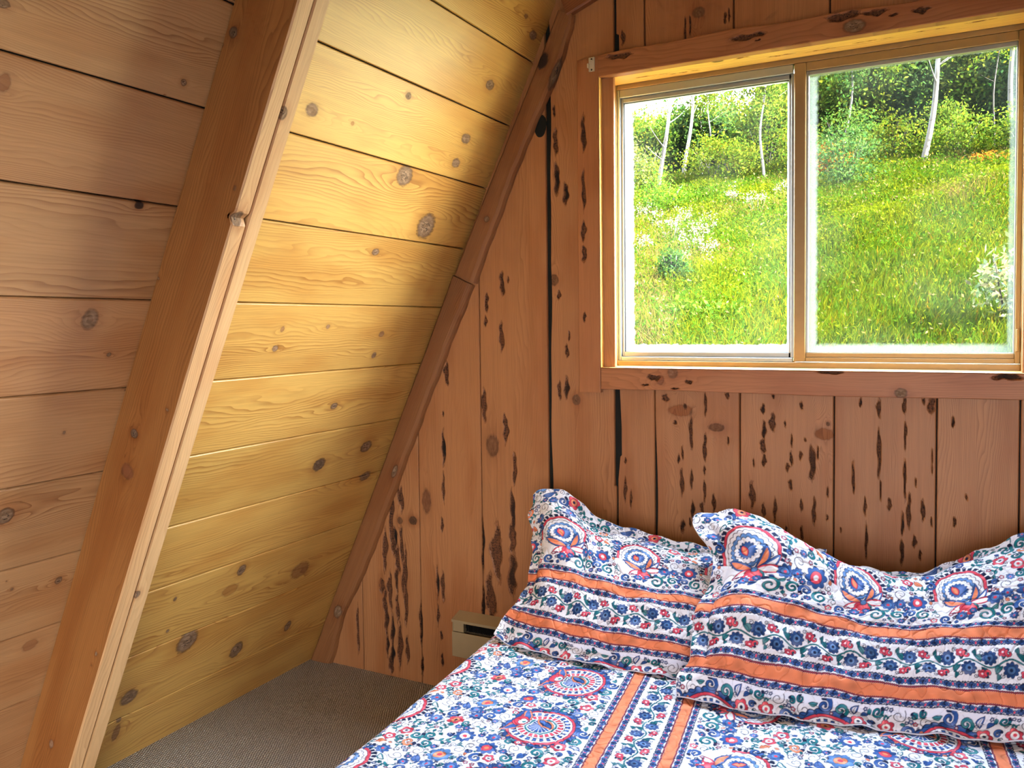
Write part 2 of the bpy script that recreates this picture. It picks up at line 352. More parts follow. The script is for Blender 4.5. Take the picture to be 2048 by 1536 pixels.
me.polygons.foreach_set('material_index', (cen[1::3] < -1.355).astype(np.int32)); me.update()
# backing behind the boards so that gaps read dark
acc = Acc()
p = [slope(-.05, .06, -.014), slope(S_TOP + .03, .06, -.014), slope(S_TOP + .03, REAR, -.014), slope(-.05, REAR, -.014)]
p2 = [q - SN * .05 for q in map(np.array, p)]
acc.add(p + p2, [[0, 1, 2, 3], [7, 6, 5, 4], [0, 4, 5, 1], [1, 5, 6, 2], [2, 6, 7, 3], [3, 7, 4, 0]])
o = acc.build('backing', M_VOID, parent=wall_left)

# ------------------------------------------------------------------ gable wall (wall_back), boards run vertically
def ztop(x):
    if x < TOPX: return max(.02, (x + 2.54) * TD[2] / TD[0] - .006)
    return TOPZ + (x - TOPX) * math.tan(CEIL_ANG) if x < XC else TOPZ + (2 * XC - x - TOPX) * math.tan(CEIL_ANG)
def roof(x):
    if x > XC: x = 2 * XC - x
    return ztop(x)
acc = Acc()
WX0, WX1, WZ0, WZ1 = -1.116, .215, 1.342, 2.388     # window opening
def gable_board(x0, x1, z0, z1, seed, wa, edge=None, fine=True, slopecut=False):
    w = x1 - x0
    step = .0035 if fine else .03
    kn = [(z - z0, x - x0, rz, rx, ty) for (x, z, rx, rz, ty) in GK if x0 - .03 < x < x1 + .03]
    pk = [(z - z0, x - x0, rz, rx, ty) for (x, z, rx, rz, ty) in GP if x0 - .004 < x < x1 + .004]
    zt = z1 if z1 is not None else max(roof(x0), roof(x1), roof((x0 + x1) / 2)) + .02
    us = np.arange(0, zt - z0, .006 if fine else .06); us = np.append(us, zt - z0)
    plank(acc, us, flatprof(w, step), (x0, 0, z0), EZ, EX, -EY, seed, wa, kn, pk, edge=edge, depth=.006, flip=True)
def wav(a, sd):
    return lambda u: a * (math.sin(u * 3.1 + sd) * .5 + math.sin(u * 7.7 + sd * 2) * .3 + math.sin(u * 19 + sd * 3) * .2)
gs = 50
boards = [(-2.56, -2.249, None), (-2.249, -1.943, None), (-1.943, -1.642, None), (-1.642, -1.343, None)]
for k, (x0, x1, z1) in enumerate(boards):
    gable_board(x0, x1, 0, z1, gs + k, (rr.uniform(.94, 1.05), rr.uniform(0, .12), rr.choice([90, 120, 200])))
we = wav(.007, 1.)
gable_board(-1.330, -1.069, 0, None, gs + 5, (1.0, .1, 160), edge=lambda u: (max(-.006, we(u) + .001), .0 if not .9 < u < 1.27 else -.006))
def slit(u):   # torn edge below the window
    if .93 < u < 1.02: return .010 * (u - .93) / .09
    if 1.02 <= u < 1.12: return .016
    if 1.12 <= u < 1.27: return .016 - (u - 1.12) * .05
    return 0.
low = [(-1.066, -.923), (-.923, -.623), (-.623, -.322), (-.322, -.026), (-.026, .193), (.193, .43)]
for k, (x0, x1) in enumerate(low):
    ed = (lambda u: (slit(u), 0.)) if k == 0 else ((lambda u: (.004 * math.sin(u * 9) + .003, 0.)) if k == 1 else None)
    if k == 5: gable_board(x0, x1, 0, None, gs + 10 + k, (1., .05, 150), fine=False)
    else: gable_board(x0, x1, 0, 1.30, gs + 10 + k, ((1.0, 1.0, 1.03, .98, 1.05)[k], (.1, .05, .05, .1, .0)[k], (190, 240, 270, 260, 150)[k]), edge=ed)
up = [(-1.063, -.955), (-.955, -.644), (-.644, -.340), (-.340, -.03), (-.03, .22)]
for k, (x0, x1) in enumerate(up):
    sl = (lambda u: (.012 if .03 < u < .12 else .0, 0.)) if k == 0 else None
    gable_board(x0, x1, 2.42, None, gs + 20 + k, (rr.uniform(.85, 1.), rr.uniform(.1, .3), (200, 240, 130, 150, 160)[k]), edge=sl)
x = .43; k = 0
while x < 3.3:
    gable_board(x, min(x + .29, 3.3), 0, None, gs + 30 + k, (1., .1, 150), fine=False); x += .29; k += 1
wall_back = struct(acc.build('wall_back', W_GABLE))
acc = Acc()   # dark backing, with the window opening left free
for (a, b, c, d) in ((-2.7, WX0 - .006, 0, 4.2), (WX1 + .006, 3.4, 0, 4.2), (WX0 - .006, WX1 + .006, 0, WZ0 - .006), (WX0 - .006, WX1 + .006, WZ1 + .006, 4.2)):
    box_acc(acc, (a, .012, c - (.05 if c == 0 else 0)), (b, .19, d))
acc.build('backing', M_VOID, parent=wall_back)
# knot hole beside the trim (a dark void disc set into a shallow hollow)
acc = Acc()
th = np.linspace(0, 2 * math.pi, 28, endpoint=False)
ring = np.stack([-1.366 + .027 * np.cos(th) * (1 + .08 * np.sin(3 * th)), 0 * th - .0016, 2.249 + .043 * np.sin(th)], -1)
ring2 = ring * [1, 0, 1] + [0, -.0004, 0]
inner = (ring - [-1.366, 0, 2.249]) * [.8, 1, .8] + [-1.366, .0004, 2.249]
acc.add(np.concatenate([ring2, inner]), grid_q(2, 28, True), ngons=[list(range(28, 56))])
acc.build('knot_hole', M_VOID, parent=wall_back)

# ------------------------------------------------------------------ other room surfaces (outside the frame, they bounce light)
acc = Acc()
k = 0; y = REAR
n = 10
L = (XC - TOPX) / math.cos(CEIL_ANG)
for side in (1, -1):
    d = np.array([side * math.cos(CEIL_ANG), 0, math.sin(CEIL_ANG)]); nn = np.array([side * math.sin(CEIL_ANG), 0, -math.cos(CEIL_ANG)])
    o0 = np.array([TOPX if side == 1 else 2 * XC - TOPX, 0, TOPZ])
    for i in range(8):
        w = L / 8
        plank(acc, np.linspace(REAR, .01, 60), flatprof(w, .03), o0 + d * w * i, EY, d, nn, 100 + i + side, (1., .1, 110), flip=(side == 1))
ceiling = struct(acc.build('ceiling', W_SLOPE))
acc = Acc()
TDr = TD * [-1, 1, 1]; SNr = SN * [-1, 1, 1]
for i in range(len(seams) - 1):
    s0, s1 = seams[i], seams[i + 1]
    plank(acc, np.linspace(REAR, .012, 60), flatprof(s1 - s0, .04), (2 * XC + 2.54, 0, -.006) + TDr * s0, EY, TDr, SNr, 130 + i, (1., .2, 110))
struct(acc.build('wall_right', W_SLOPE))
# roof slab behind the ceiling boards and right slope: keeps daylight out
acc = Acc()
def slab(a, b, off):
    a = np.array(a, float); b = np.array(b, float); off = np.array(off, float)
    q = [a + [0, .2, 0], b + [0, .2, 0], b + [0, REAR - .1, 0], a + [0, REAR - .1, 0]]
    acc.add(q + [p + off for p in q], [[0, 1, 2, 3], [7, 6, 5, 4], [0, 4, 5, 1], [1, 5, 6, 2], [2, 6, 7, 3], [3, 7, 4, 0]])
apex = (XC, 0, TOPZ + (XC - TOPX) * math.tan(CEIL_ANG) + .02)
e_ = .25; ez = .25 * math.tan(CEIL_ANG)
slab((TOPX - e_, 0, TOPZ + .02 - ez), (apex[0] + .05, 0, apex[2] + .02), (0, 0, .1)); slab((apex[0] - .05, 0, apex[2] + .02), (2 * XC - TOPX + e_, 0, TOPZ + .02 - ez), (0, 0, .1))
slab((2 * XC + 2.56, 0, -.02), (2 * XC - TOPX + .02, 0, TOPZ), (.1, 0, .05))
acc.build('roof_backing', M_VOID, parent=ceiling)
# unseen rear gable, its opening made door-wide for stronger fill light
acc = Acc()
RX0, RX1, RZ1 = -1.05, 1.75, 2.12
for (x0, x1, z0) in ((-2.56, -1.8, 0), (-1.8, RX0, 0), (RX0, -.1, RZ1), (-.1, .8, RZ1), (.8, RX1, RZ1), (RX1, 2.5, 0), (2.5, 3.3, 0)):
    zt = max(roof(x0), roof(x1), roof((x0 + x1) / 2)) + .03
    plank(acc, np.linspace(z0, zt, 20), flatprof(x1 - x0, .05), (x0, REAR, 0), EZ, EX, EY, 160 + x0, (1., .1, 120))
wall_rear = struct(acc.build('wall_rear', W_GABLE))
acc = Acc()
for (a, b, c, d) in ((-2.7, RX0, 0, 4.2), (RX1, 3.4, 0, 4.2), (RX0, RX1, RZ1, 4.2)):
    box_acc(acc, (a, REAR - .12, c), (b, REAR - .013, d))
acc.build('backing', M_VOID, parent=wall_rear)

# carpet
t = NT('berber_carpet')
co = t.n('ShaderNodeTexCoord').outputs['Object']
x_, y_, z_ = t.sep(co)[:3]
wob = t.noise(co, 9., 2.)
xr = t.math('ADD', t.math('MULTIPLY', x_, .88), t.math('MULTIPLY', y_, .47)); yr = t.math('SUBTRACT', t.math('MULTIPLY', y_, .88), t.math('MULTIPLY', x_, .47))
xr = t.math('MULTIPLY_ADD', wob, .016, xr)
a_ = t.math('ABSOLUTE', t.math('SINE', t.math('MULTIPLY', xr, 370.)))
row = t.math('FLOOR', t.math('MULTIPLY', xr, 370. / math.pi))
b_ = t.math('ABSOLUTE', t.math('SINE', t.math('MULTIPLY_ADD', row, 1.3, t.math('MULTIPLY', yr, 290.))))
hh = t.math('MULTIPLY', t.math('POWER', a_, .6), t.math('POWER', b_, .6))
fl = t.noise(co, 240., 2.)
fl2 = t.noise(co, 3., 3.)
c = t.mix(hh, (.15, .14, .125), (.84, .81, .75))
c = t.mix(t.sstep(fl, .4, .7), c, t.mix(1., c, (.55, .52, .5), 'MULTIPLY'))
c = t.mix(t.math('MULTIPLY', fl2, .35), c, t.mix(1., c, (.7, .66, .6), 'MULTIPLY'))
bp = t.n('ShaderNodeBump', {'Strength': 1., 'Distance': .006, 'Height': t.math('MULTIPLY_ADD', fl, .25, hh)}).outputs[0]
M_CARPET = t.out(t.n('ShaderNodeBsdfPrincipled', {'Base Color': c, 'Roughness': .95, 'Normal': bp, 'Specular IOR Level': .1}).outputs[0])
gx, gy = np.meshgrid(np.linspace(-2.6, 3.35, 120), np.linspace(REAR - .1, .1, 100), indexing='ij')
gz = .002 * np.sin(gx * 5) * np.sin(gy * 4)
edge_lift = np.clip((gx + 2.54) / .08, 0, 1)
floor = struct(mk('floor', np.stack([gx, gy, gz], -1), grid_q(120, 100)[:, ::-1], M_CARPET, smooth=True))

# ------------------------------------------------------------------ rafter: two boards side by side on the slope
rafter = empty('rafter', slope(0, -1.35))
tag(rafter, 'doubled wooden rafter crossing the sloped plank wall, brown side and two pale edges', 'rafter')
def inv_parent(o, p): o.parent = p; o.matrix_parent_inverse = Matrix.Translation(-p.location)
D_R = .195
def rafter_board(name, y0, w, mat, seed, knots, val, red, h=D_R, notch=None, lab=None):
    acc = Acc()
    prof = loopprof(w, h, .004)          # v along +y, n along SN, first side n=0 (against the wall)
    us = np.arange(.004, S_TOP - .13, .008)
    n0 = acc.n
    plank(acc, us, prof, slope(0, y0, .001), TD, EY, SN, seed, (val, red, 130), knots=knots, closed=True, caps=True, arc=True)
    o = acc.build(name, mat, smooth=False)
    if notch:
        me = o.data; n = len(me.vertices); a = np.zeros(n * 3, np.float32); me.vertices.foreach_get('co', a); a = a.reshape(-1, 3)
        s = (a - slope(0, 0)) @ TD; off = (a - slope(0, 0)) @ SN
        d = np.clip(1 - np.abs(s - notch) / .016, 0, 1) * (off > h - .01)
        a -= (SN * .014)[None] * d[:, None]
        me.vertices.foreach_set('co', a.ravel()); me.update()
    fix_normals(o)
    inv_parent(o, rafter)
    if lab: o['label'] = lab
    return o
# side arc layout: 0..w (wall side), then +y side (w..w+h), then top (w+h..2w+h), then -y side back to the wall
w1, w2 = .047, .047
kn1 = [(s, 2 * w1 + 2 * D_R - off - .004, rs, ro, ty) for (s, off, rs, ro, ty) in RK]
kn1 += [(2.037, w1 + D_R + .022, .018, .016, .8)]
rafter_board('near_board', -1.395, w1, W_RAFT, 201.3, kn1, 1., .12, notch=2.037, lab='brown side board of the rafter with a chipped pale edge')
kn2 = [(2.307, w2 + D_R + .030, .016, .013, .7), (.942, w2 + D_R + .030, .012, .011, .7)]
rafter_board('far_board', -1.342, w2, W_RAFT_LIT, 202.9, kn2, 1., .0, h=D_R - .004, lab='pale board of the rafter nearer the window')

# ------------------------------------------------------------------ dark trim strips along the slope / gable joint
def strip(name, rows, seed, wa, knots=(), th=.022):
    rows = sorted(rows)
    ss = np.array([r[0] for r in rows]); a0 = np.array([r[1] for r in rows]); a1 = np.array([r[2] for r in rows])
    us = np.arange(ss[0], ss[-1] + .0001, .008)
    wob = lambda u: .0018 * math.sin(u * 23 + seed) + .0012 * math.sin(u * 61)
    prof = [(0, 0), (0, th * .6), (.01, th)] + [(.01 + .08 * f, th) for f in np.linspace(.05, .82, 14)] + [(.092, th * .86), (.097, th * .5), (.1, th * .15), (.1, 0)]
    acc = Acc()
    plank(acc, us, prof, SA, TD, SN, -EY, seed, wa, knots=knots, width=lambda u: (np.interp(u, ss, a0), np.interp(u, ss, a1) + wob(u)), caps=True, flip=False)
    o = struct(acc.build(name, W_DARK)); fix_normals(o); return o
strip('trim_1', [(.0, .0, .108), (.09, .002, .106), (.197, .0, .090), (.327, .0, .080), (.44, .0, .092), (.523, .0, .102), (.75, .0, .103), (1.05, .002, .101), (1.253, .0, .100), (1.527, .003, .100), (1.884, .0, .104)], 61.2, (1.05, .0, 120), knots=[(1.02, .07, .03, .012, .7), (.30, .05, .03, .02, .6)])
strip('trim_2', [(1.890, .006, .110), (2.193, .012, .106), (2.450, .02, .105), (2.653, .026, .120), (2.80, .03, .122), (2.90, .03, .112), (2.952, .03, .096)], 64.8, (1.1, .0, 120), knots=[(2.76, .048, .03, .020, 1.), (2.14, .06, .012, .012, .6), (2.73, .112, .06, .012, .9)])
# strip under the upper ceiling
acc = Acc()
d = np.array([math.cos(CEIL_ANG), 0, math.sin(CEIL_ANG)]); nn = np.array([math.sin(CEIL_ANG), 0, -math.cos(CEIL_ANG)])
o0 = np.array([-1.262, 0, 2.686])
plank(acc, np.arange(0, 1.7, .01), [(0, 0), (0, .03)] + [(x, .03) for x in np.linspace(.006, .060, 10)] + [(.066, .025), (.066, 0)], o0 - nn * .004, d, nn, -EY, 71.5, (1.2, .5, 120), caps=True)
trim_3 = struct(acc.build('trim_3', W_DARK)); fix_normals(trim_3)
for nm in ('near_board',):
    o = bpy.data.objects[nm]; me = o.data; me.materials.append(W_RAFT_LIT)
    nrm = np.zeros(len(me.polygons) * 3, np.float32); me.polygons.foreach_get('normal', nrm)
    mi = ((nrm.reshape(-1, 3) @ SN) > .5).astype(np.int32); me.polygons.foreach_set('material_index', mi); me.update()  # edge faces take the paler tone that stands for window light

# ------------------------------------------------------------------ window_1 : casing, jamb liner, frame, sashes, panes, screen
M_ALU = simple('silver_aluminium', (.36, .40, .41), .38, .7, .06, 60)
M_TAN = simple('tan_aluminium', (.33, .225, .10), .42, .35, .10, 50)
M_GASK = simple('dark_gasket', (.03, .028, .03), .7)
window = struct(empty('window_1', (-.45, 0, 1.86)))
def wchild(o): inv_parent2(o, window); return o
def inv_parent2(o, p): o.parent = p; o.matrix_parent_inverse = Matrix.Translation(-p.location)
WR = WX1 + .085
def casing(name, horiz, a0, a1, b0, b1, th, seed, knots, pockets, wa, edge=None):
    acc = Acc()
    w = b1 - b0
    prof = [(0, 0), (0, th - .004), (.001, th - .001), (.003, th)] + [(x, th) for x in np.linspace(.006, w - .006, int(w / .003))] + [(w - .003, th), (w - .001, th - .001), (w, th - .004), (w, 0)]
    us = np.append(np.arange(0, a1 - a0, .005), a1 - a0)
    P = acc
    prof2 = [(v, n - th) for v, n in prof]
    if horiz:
        kn = [(x - a0, z - b0, rx, rz, ty) for (x, z, rx, rz, ty) in knots]; pk = [(x - a0, z - b0, rx, rz, ty) for (x, z, rx, rz, ty) in pockets]
        plank(acc, us, prof2, (a0, -th, b0), EX, EZ, -EY, seed, wa, kn, pk, edge=edge, caps=True, depth=.008)
    else:
        kn = []; pk = [(z - a0, x - b0, rz, rx, ty) for (x, z, rx, rz, ty) in pockets]
        plank(acc, us, prof2, (b0, -th, a0), EZ, EX, -EY, seed, wa, kn, pk, edge=edge, caps=True, depth=.006, flip=True)
    o = acc.build(name, W_CASE); fix_normals(o); return wchild(o)
casing('left_casing', False, 1.249, 2.460, -1.206, -1.121, .022, 301.1, [], CP, (1.0, .1, 150))
casing('head_casing', True, -1.118, WR, 2.386, 2.462, .034, 302.2, HK, HP, (.95, .15, 110), edge=lambda u: (0, .006 * math.sin(u * 4.1) + .012 * u * .5 + .003 * math.sin(u * 17)))
casing('bottom_casing', True, -1.114, WR, 1.262, 1.343, .034, 303.3, BK, BP, (1.05, .08, 110), edge=lambda u: (.002 * math.sin(u * 6), -.002))
casing('right_casing', False, 1.249, 2.470, WX1 + .004, WR, .022, 304.3, [], [], (1., .1, 150))
# jamb liner boards: between the casing and the frame
acc = Acc()
jp = [(.20, 2.330, .03, .004, .6)]
us = np.arange(WZ0, WZ1 + .001, .006)
slits = [(z, .055 + dy, L, .004, b) for z, dy, L, b in ((2.26, .0, .05, .5), (2.17, .01, .06, .3), (2.02, -.005, .05, .4), (1.88, .0, .07, .5), (1.70, .01, .05, .4), (1.55, .0, .04, .5), (1.44, .03, .05, .7), (1.42, .0, .04, .6))]
jprof = [(v, 0) for v in np.linspace(0, .142, 40)]
plank(acc, us - WZ0, jprof, (WX0, -.030, WZ0), EZ, EY, EX, 311., (1.05, .05, 120), pockets=[(a - WZ0, b, c, d, e) for a, b, c, d, e in slits], depth=.004, flip=True)
plank(acc, us - WZ0, jprof, (WX1, -.030, WZ0), EZ, EY, -EX, 312., (1., .05, 120))
ux = np.arange(WX0, WX1 + .001, .006)
hslits = [(x - WX0, v, L, .004, b) for x, v, L, b in ((-.95, .09, .08, .7), (-.86, .11, .10, .3), (-.62, .05, .03, .6), (-.50, .09, .05, .9), (-.36, .10, .06, .8), (-.22, .085, .07, .8), (-.05, .07, .05, .7), (.08, .06, .05, .8))]
plank(acc, ux - WX0, jprof, (WX0, -.034, WZ1), EX, EY, -EZ, 313., (1.1, .0, 120), knots=[(-.70 - WX0, .045, .02, .012, .5)], pockets=hslits, depth=.004)
plank(acc, ux - WX0, jprof, (WX0, -.034, WZ0), EX, EY, EZ, 314., (.9, .5, 120), flip=True)
wchild(acc.build('jamb_liner', W_JAMB))
# fixed frame (tan) with central mullion
YF = .108
acc = Acc()
fx0, fx1, fz0, fz1 = WX0 - .001, WX1 + .001, WZ0 - .002, WZ1 + .002
def bx(lo, hi, b=.0015): box_acc(acc, lo, hi, b)
bx((fx0, YF, fz0), (-1.102, .19, fz1)); bx((.198, YF, fz0), (fx1, .19, fz1))
bx((-1.102, YF, fz0), (.198, .19, 1.361)); bx((-1.102, YF + .004, 2.371), (.198, .19, fz1))
bx((-1.102, YF + .012, 1.361), (-.466, .19, 1.366))
frame = wchild(acc.build('frame', M_TAN))
# left sash: silver, set deeper in its track
acc = Acc()
YL = .130
bx((-1.102, YL - .014, 1.361), (-1.092, YL + .03, 2.371)); bx((-1.092, YL, 1.376), (-1.083, YL + .03, 2.345))
bx((-1.092, YL - .014, 1.361), (-.470, YL + .03, 1.376)); bx((-1.083, YL, 1.376), (-.478, YL + .03, 1.394))
bx((-1.092, YL - .014, 2.342), (-.470, YL + .03, 2.371)); bx((-1.083, YL, 2.326), (-.478, YL + .03, 2.342))
bx((-.486, YL, 1.376), (-.478, YL + .03, 2.342)); bx((-.478, YL - .006, 1.376), (-.466, YL + .03, 2.342))
sashL = wchild(acc.build('silver_sash', M_ALU))
acc = Acc()
bx((-1.0845, YL + .006, 1.393), (-1.0815, YL + .022, 2.328), 0); bx((-1.0845, YL + .006, 1.3925), (-.484, YL + .022, 1.3955), 0)
bx((-1.0845, YL + .006, 2.3245), (-.484, YL + .022, 2.3275), 0); bx((-.487, YL + .006, 1.393), (-.484, YL + .022, 2.328), 0)
wchild(acc.build('gasket', M_GASK))
# right sash: tan, in front
acc = Acc()
YRt = .112
bx((-.466, YRt, 1.363), (-.428, YRt + .032, 2.3705), .002); bx((-.428, YRt + .002, 1.363), (.183, YRt + .030, 1.378)); bx((-.428, YRt + .006, 1.378), (.183, YRt + .030, 1.394))
bx((-.428, YRt + .002, 2.342), (.183, YRt + .030, 2.3705)); bx((.183, YRt + .002, 1.363), (.198, YRt + .030, 2.3705))
bx((.186, YRt - .006, 1.40), (.194, YRt + .004, 1.47), .002)
sashR = wchild(acc.build('tan_sash', M_TAN))
acc = Acc()
bx((-.428, YRt + .010, 1.394), (-.4205, YRt + .032, 2.342), .001); bx((.1795, YRt + .010, 1.394), (.183, YRt + .032, 2.342), .001)
bx((-.4205, YRt + .010, 2.3285), (.1795, YRt + .032, 2.342), .001); bx((-.4205, YRt + .012, 1.394), (.1795, YRt + .032, 1.3965), .0005)
inner = wchild(acc.build('glazing_bead', M_ALU))

# panes with a dirty film thickest along the edges
def pane(name, x0, x1, z0, z1, y, wl, wr, wb, wt, corner, amount, base, tint):
    nx, nz = 110, 170
    X, Z = np.meshgrid(np.linspace(x0, x1, nx), np.linspace(z0, z1, nz), indexing='ij')
    def sm(d, w): return 1 - np.clip(d / w, 0, 1) ** 1.5 if w > 0 else 0 * d
    m = np.maximum.reduce([sm(X - x0, wl), sm(x1 - X, wr), sm(Z - z0, wb), sm(z1 - Z, wt)])
    cd = np.minimum(np.hypot(X - x0 - corner, Z - z0 - corner) / corner, 3)
    inc = (X - x0 < corner) & (Z - z0 < corner)
    m = np.where(inc, np.maximum(m, np.clip((cd - .75) / .35, 0, 1)), m)
    V = np.stack([X, 0 * X + y, Z], -1).reshape(-1, 3)
    V2 = V + [0, .004, 0]
    t = NT(name + '_glass')
    fm = t.attr('film').outputs['Fac']
    co = t.n('ShaderNodeTexCoord').outputs['Object']
    nz_ = t.noise(co, 45., 2., .65); nb = t.noise(co, 5., 1.)
    f = t.sstep(t.math('MULTIPLY_ADD', t.math('SUBTRACT', nz_, .5), .55, fm), .25, .70)
    f = t.math('MULTIPLY', f, amount)
    f = t.math('ADD', f, t.math('MULTIPLY', t.sstep(nb, .25, .9), base), clamp=True)
    tr = t.n('ShaderNodeBsdfTransparent', {0: (1., 1., 1.)})
    film = t.n('ShaderNodeMixShader', {0: .25, 1: t.n('ShaderNodeBsdfTranslucent', {0: tint}).outputs[0], 2: t.n('ShaderNodeBsdfDiffuse', {0: tint}).outputs[0]})
    body = t.n('ShaderNodeMixShader', {0: f, 1: tr.outputs[0], 2: film.outputs[0]})
    fr = t.n('ShaderNodeFresnel', {0: 1.35}).outputs[0]
    gl = t.n('ShaderNodeBsdfGlossy', {0: (.9, .95, .95), 'Roughness': .02})
    m_ = t.out(t.n('ShaderNodeMixShader', {0: t.math('MULTIPLY', fr, .12), 1: body.outputs[0], 2: gl.outputs[0]}).outputs[0])
    o = mk(name, V, grid_q(nx, nz), m_, {'film': m.ravel()}, smooth=True)
    return o
pl = pane('pane', -1.084, -.4845, 1.394, 2.327, YL + .014, .048, .012, .036, .010, .080, 1., .015, (.45, .47, .48))
pr = pane('pane', -.421, .1805, 1.3955, 2.329, YRt + .021, .040, .024, .040, .008, .04, .42, .045, (.20, .235, .20))
inv_parent2(pl, window); inv_parent2(pr, window)
pl['label'] = 'clear left pane with white film round its edge'; pr['label'] = 'right pane with a hazy edge'
# insect screen outside the right half
t = NT('insect_mesh')
M_SCREEN = t.out(t.n('ShaderNodeMixShader', {0: .17, 1: t.n('ShaderNodeBsdfTransparent').outputs[0], 2: t.n('ShaderNodeBsdfDiffuse', {0: (.02, .022, .02)}).outputs[0]}).outputs[0])
acc = Acc(); box_acc(acc, (-.43, .176, 1.375), (.195, .1762, 2.345)); scr = wchild(acc.build('insect_screen', M_SCREEN))

# ------------------------------------------------------------------ small cream clip on the casing
M_CREAM = simple('cream_plastic', (.62, .56, .42), .45, noise=.08)
acc = Acc()
box_acc(acc, (-1.157, -.027, 2.411), (-1.134, -.0215, 2.462), .0015)
clip = tag(acc.build('curtain_bracket', M_CREAM), 'small cream plastic curtain bracket at top corner of the window casing', 'bracket')
acc = Acc(); box_acc(acc, (-1.1605, -.034, 2.424), (-1.1535, -.0215, 2.440), .001); box_acc(acc, (-1.152, -.0335, 2.447), (-1.140, -.0265, 2.4505), .001)
h = acc.build('hook', M_CREAM); h.parent = clip
for z in (2.455, 2.417):
    acc = Acc(); box_acc(acc, (-1.148, -.0282, z - .003), (-1.142, -.0268, z + .003), .0006)
    s = acc.build('screw', M_GASK); s.parent = clip

# ------------------------------------------------------------------ baseboard heater low on the gable wall, running behind the bed
M_HEAT = simple('beige_enamel', (.40, .33, .20), .42, noise=.05)
M_FIN = simple('dark_heater_fins', (.012, .012, .012), .6)
heater = empty('baseboard_heater', (-1.2, -.03, .165))
tag(heater, 'beige metal baseboard heater fixed low on the plank wall beside the bed', 'heater')
HX0, HX1 = -1.753, -.62
def hc(name, mat, boxes, bev=.0015):
    acc = Acc()
    for lo, hi in boxes: box_acc(acc, lo, hi, bev)
    o = acc.build(name, mat); inv_parent2(o, heater); return o
hc('back_plate', M_HEAT, [((HX0, -.008, .168), (HX1, -.001, .335))])
hc('front_panel', M_HEAT, [((HX0, -.062, .172), (HX1, -.058, .272)), ((HX0, -.058, .170), (HX1, -.01, .174))])
# sloping top cover as a solid bent sheet
acc = Acc()
pts = [(-.001, .340), (-.064, .322), (-.064, .312), (-.060, .312), (-.060, .319), (-.001, .335)]
V = [(x, y, z) for x in (HX0, HX1) for (y, z) in pts]
acc.add(V, [[i, (i + 1) % 6, 6 + (i + 1) % 6, 6 + i] for i in range(6)], ngons=[[0, 1, 2, 3, 4, 5], [11, 10, 9, 8, 7, 6]])
o = fix_normals(acc.build('top_cover', M_HEAT)); inv_parent2(o, heater)
hc('end_cap', M_HEAT, [((HX0 + .002, -.056, .272), (HX0 + .052, -.052, .314)), ((HX0, -.058, .172), (HX0 + .003, -.002, .315))])
hc('fins', M_FIN, [((x, -.048, .275), (x + .0012, -.008, .315)) for x in np.arange(HX0 + .06, HX1 - .02, .008)] + [((HX0 + .05, -.035, .285), (HX1 - .01, -.02, .30))], 0)

# ------------------------------------------------------------------ printed quilt fabric, drawn as a repeating tile
PX = .00045
TW, TH = 630, 1932                      # one repeat: u (along the stripes) x v (across)
PU, PV = TW * PX, TH * PX
def lin(r, g, b): return np.array([((c / 255) / 12.92 if c <= 10 else ((c / 255 + .055) / 1.055) ** 2.4) for c in (r, g, b)], np.float32)
WHITE = lin(232, 238, 252); NAVY = lin(26, 40, 76); BLUE = lin(50, 94, 166); SKY = lin(92, 140, 205); TEAL = lin(24, 124, 138)
PINK = lin(216, 74, 96); ORANGE = lin(228, 136, 98); MAROON = lin(84, 22, 54); INK = lin(18, 24, 52); PEACH = lin(236, 150, 112)
canvas = np.tile(WHITE, (TH, TW, 1)).astype(np.float32)
wash = np.zeros((TH, TW), np.float32)
yy_, xx_ = np.meshgrid(np.arange(TH) / TH * 2 * math.pi, np.arange(TW) / TW * 2 * math.pi, indexing='ij')
for _ in range(26):
    a, b = rng.integers(-9, 10), rng.integers(-26, 27); wash += np.sin(a * xx_ + b * yy_ + rng.uniform(0, 6.28)).astype(np.float32)
wash = wash / wash.std() * .16
def stamp(cu, cv, rad, ang, fn):
    """cu, cv in metres in the tile; fn(x, y) yields (signed distance, colour, wash?) in paint order."""
    k = int(rad / PX) + 2
    iu = int(round(cu / PX)); iv = int(round(cv / PX))
    ii = np.arange(iv - k, iv + k + 1); jj = np.arange(iu - k, iu + k + 1)
    X, Y = np.meshgrid((jj * PX - cu), (ii * PX - cv), indexing='xy')
    c, s = math.cos(ang), math.sin(ang)
    x = (X * c + Y * s).astype(np.float32); y = (-X * s + Y * c).astype(np.float32)
    rows = (ii % TH)[:, None]; cols = (jj % TW)[None, :]
    sub = canvas[rows, cols]; wsh = wash[rows, cols]
    for d, col, wv in fn(x, y):
        a = np.clip(.5 - d / PX, 0, 1)[..., None]
        cc = col[None, None] * (1 + (wsh[..., None] if wv else 0))
        if wv: cc = cc + np.clip(wsh[..., None] * .5, 0, 1) * (1 - col) * .6
        sub = sub * (1 - a) + cc * a
    canvas[rows, cols] = sub
def ell(x, y, cx, cy, a, b, ang=0.):
    c, s = math.cos(ang), math.sin(ang)
    X = (x - cx) * c + (y - cy) * s; Y = -(x - cx) * s + (y - cy) * c
    return (np.sqrt((X / a) ** 2 + (Y / b) ** 2) - 1) * min(a, b)
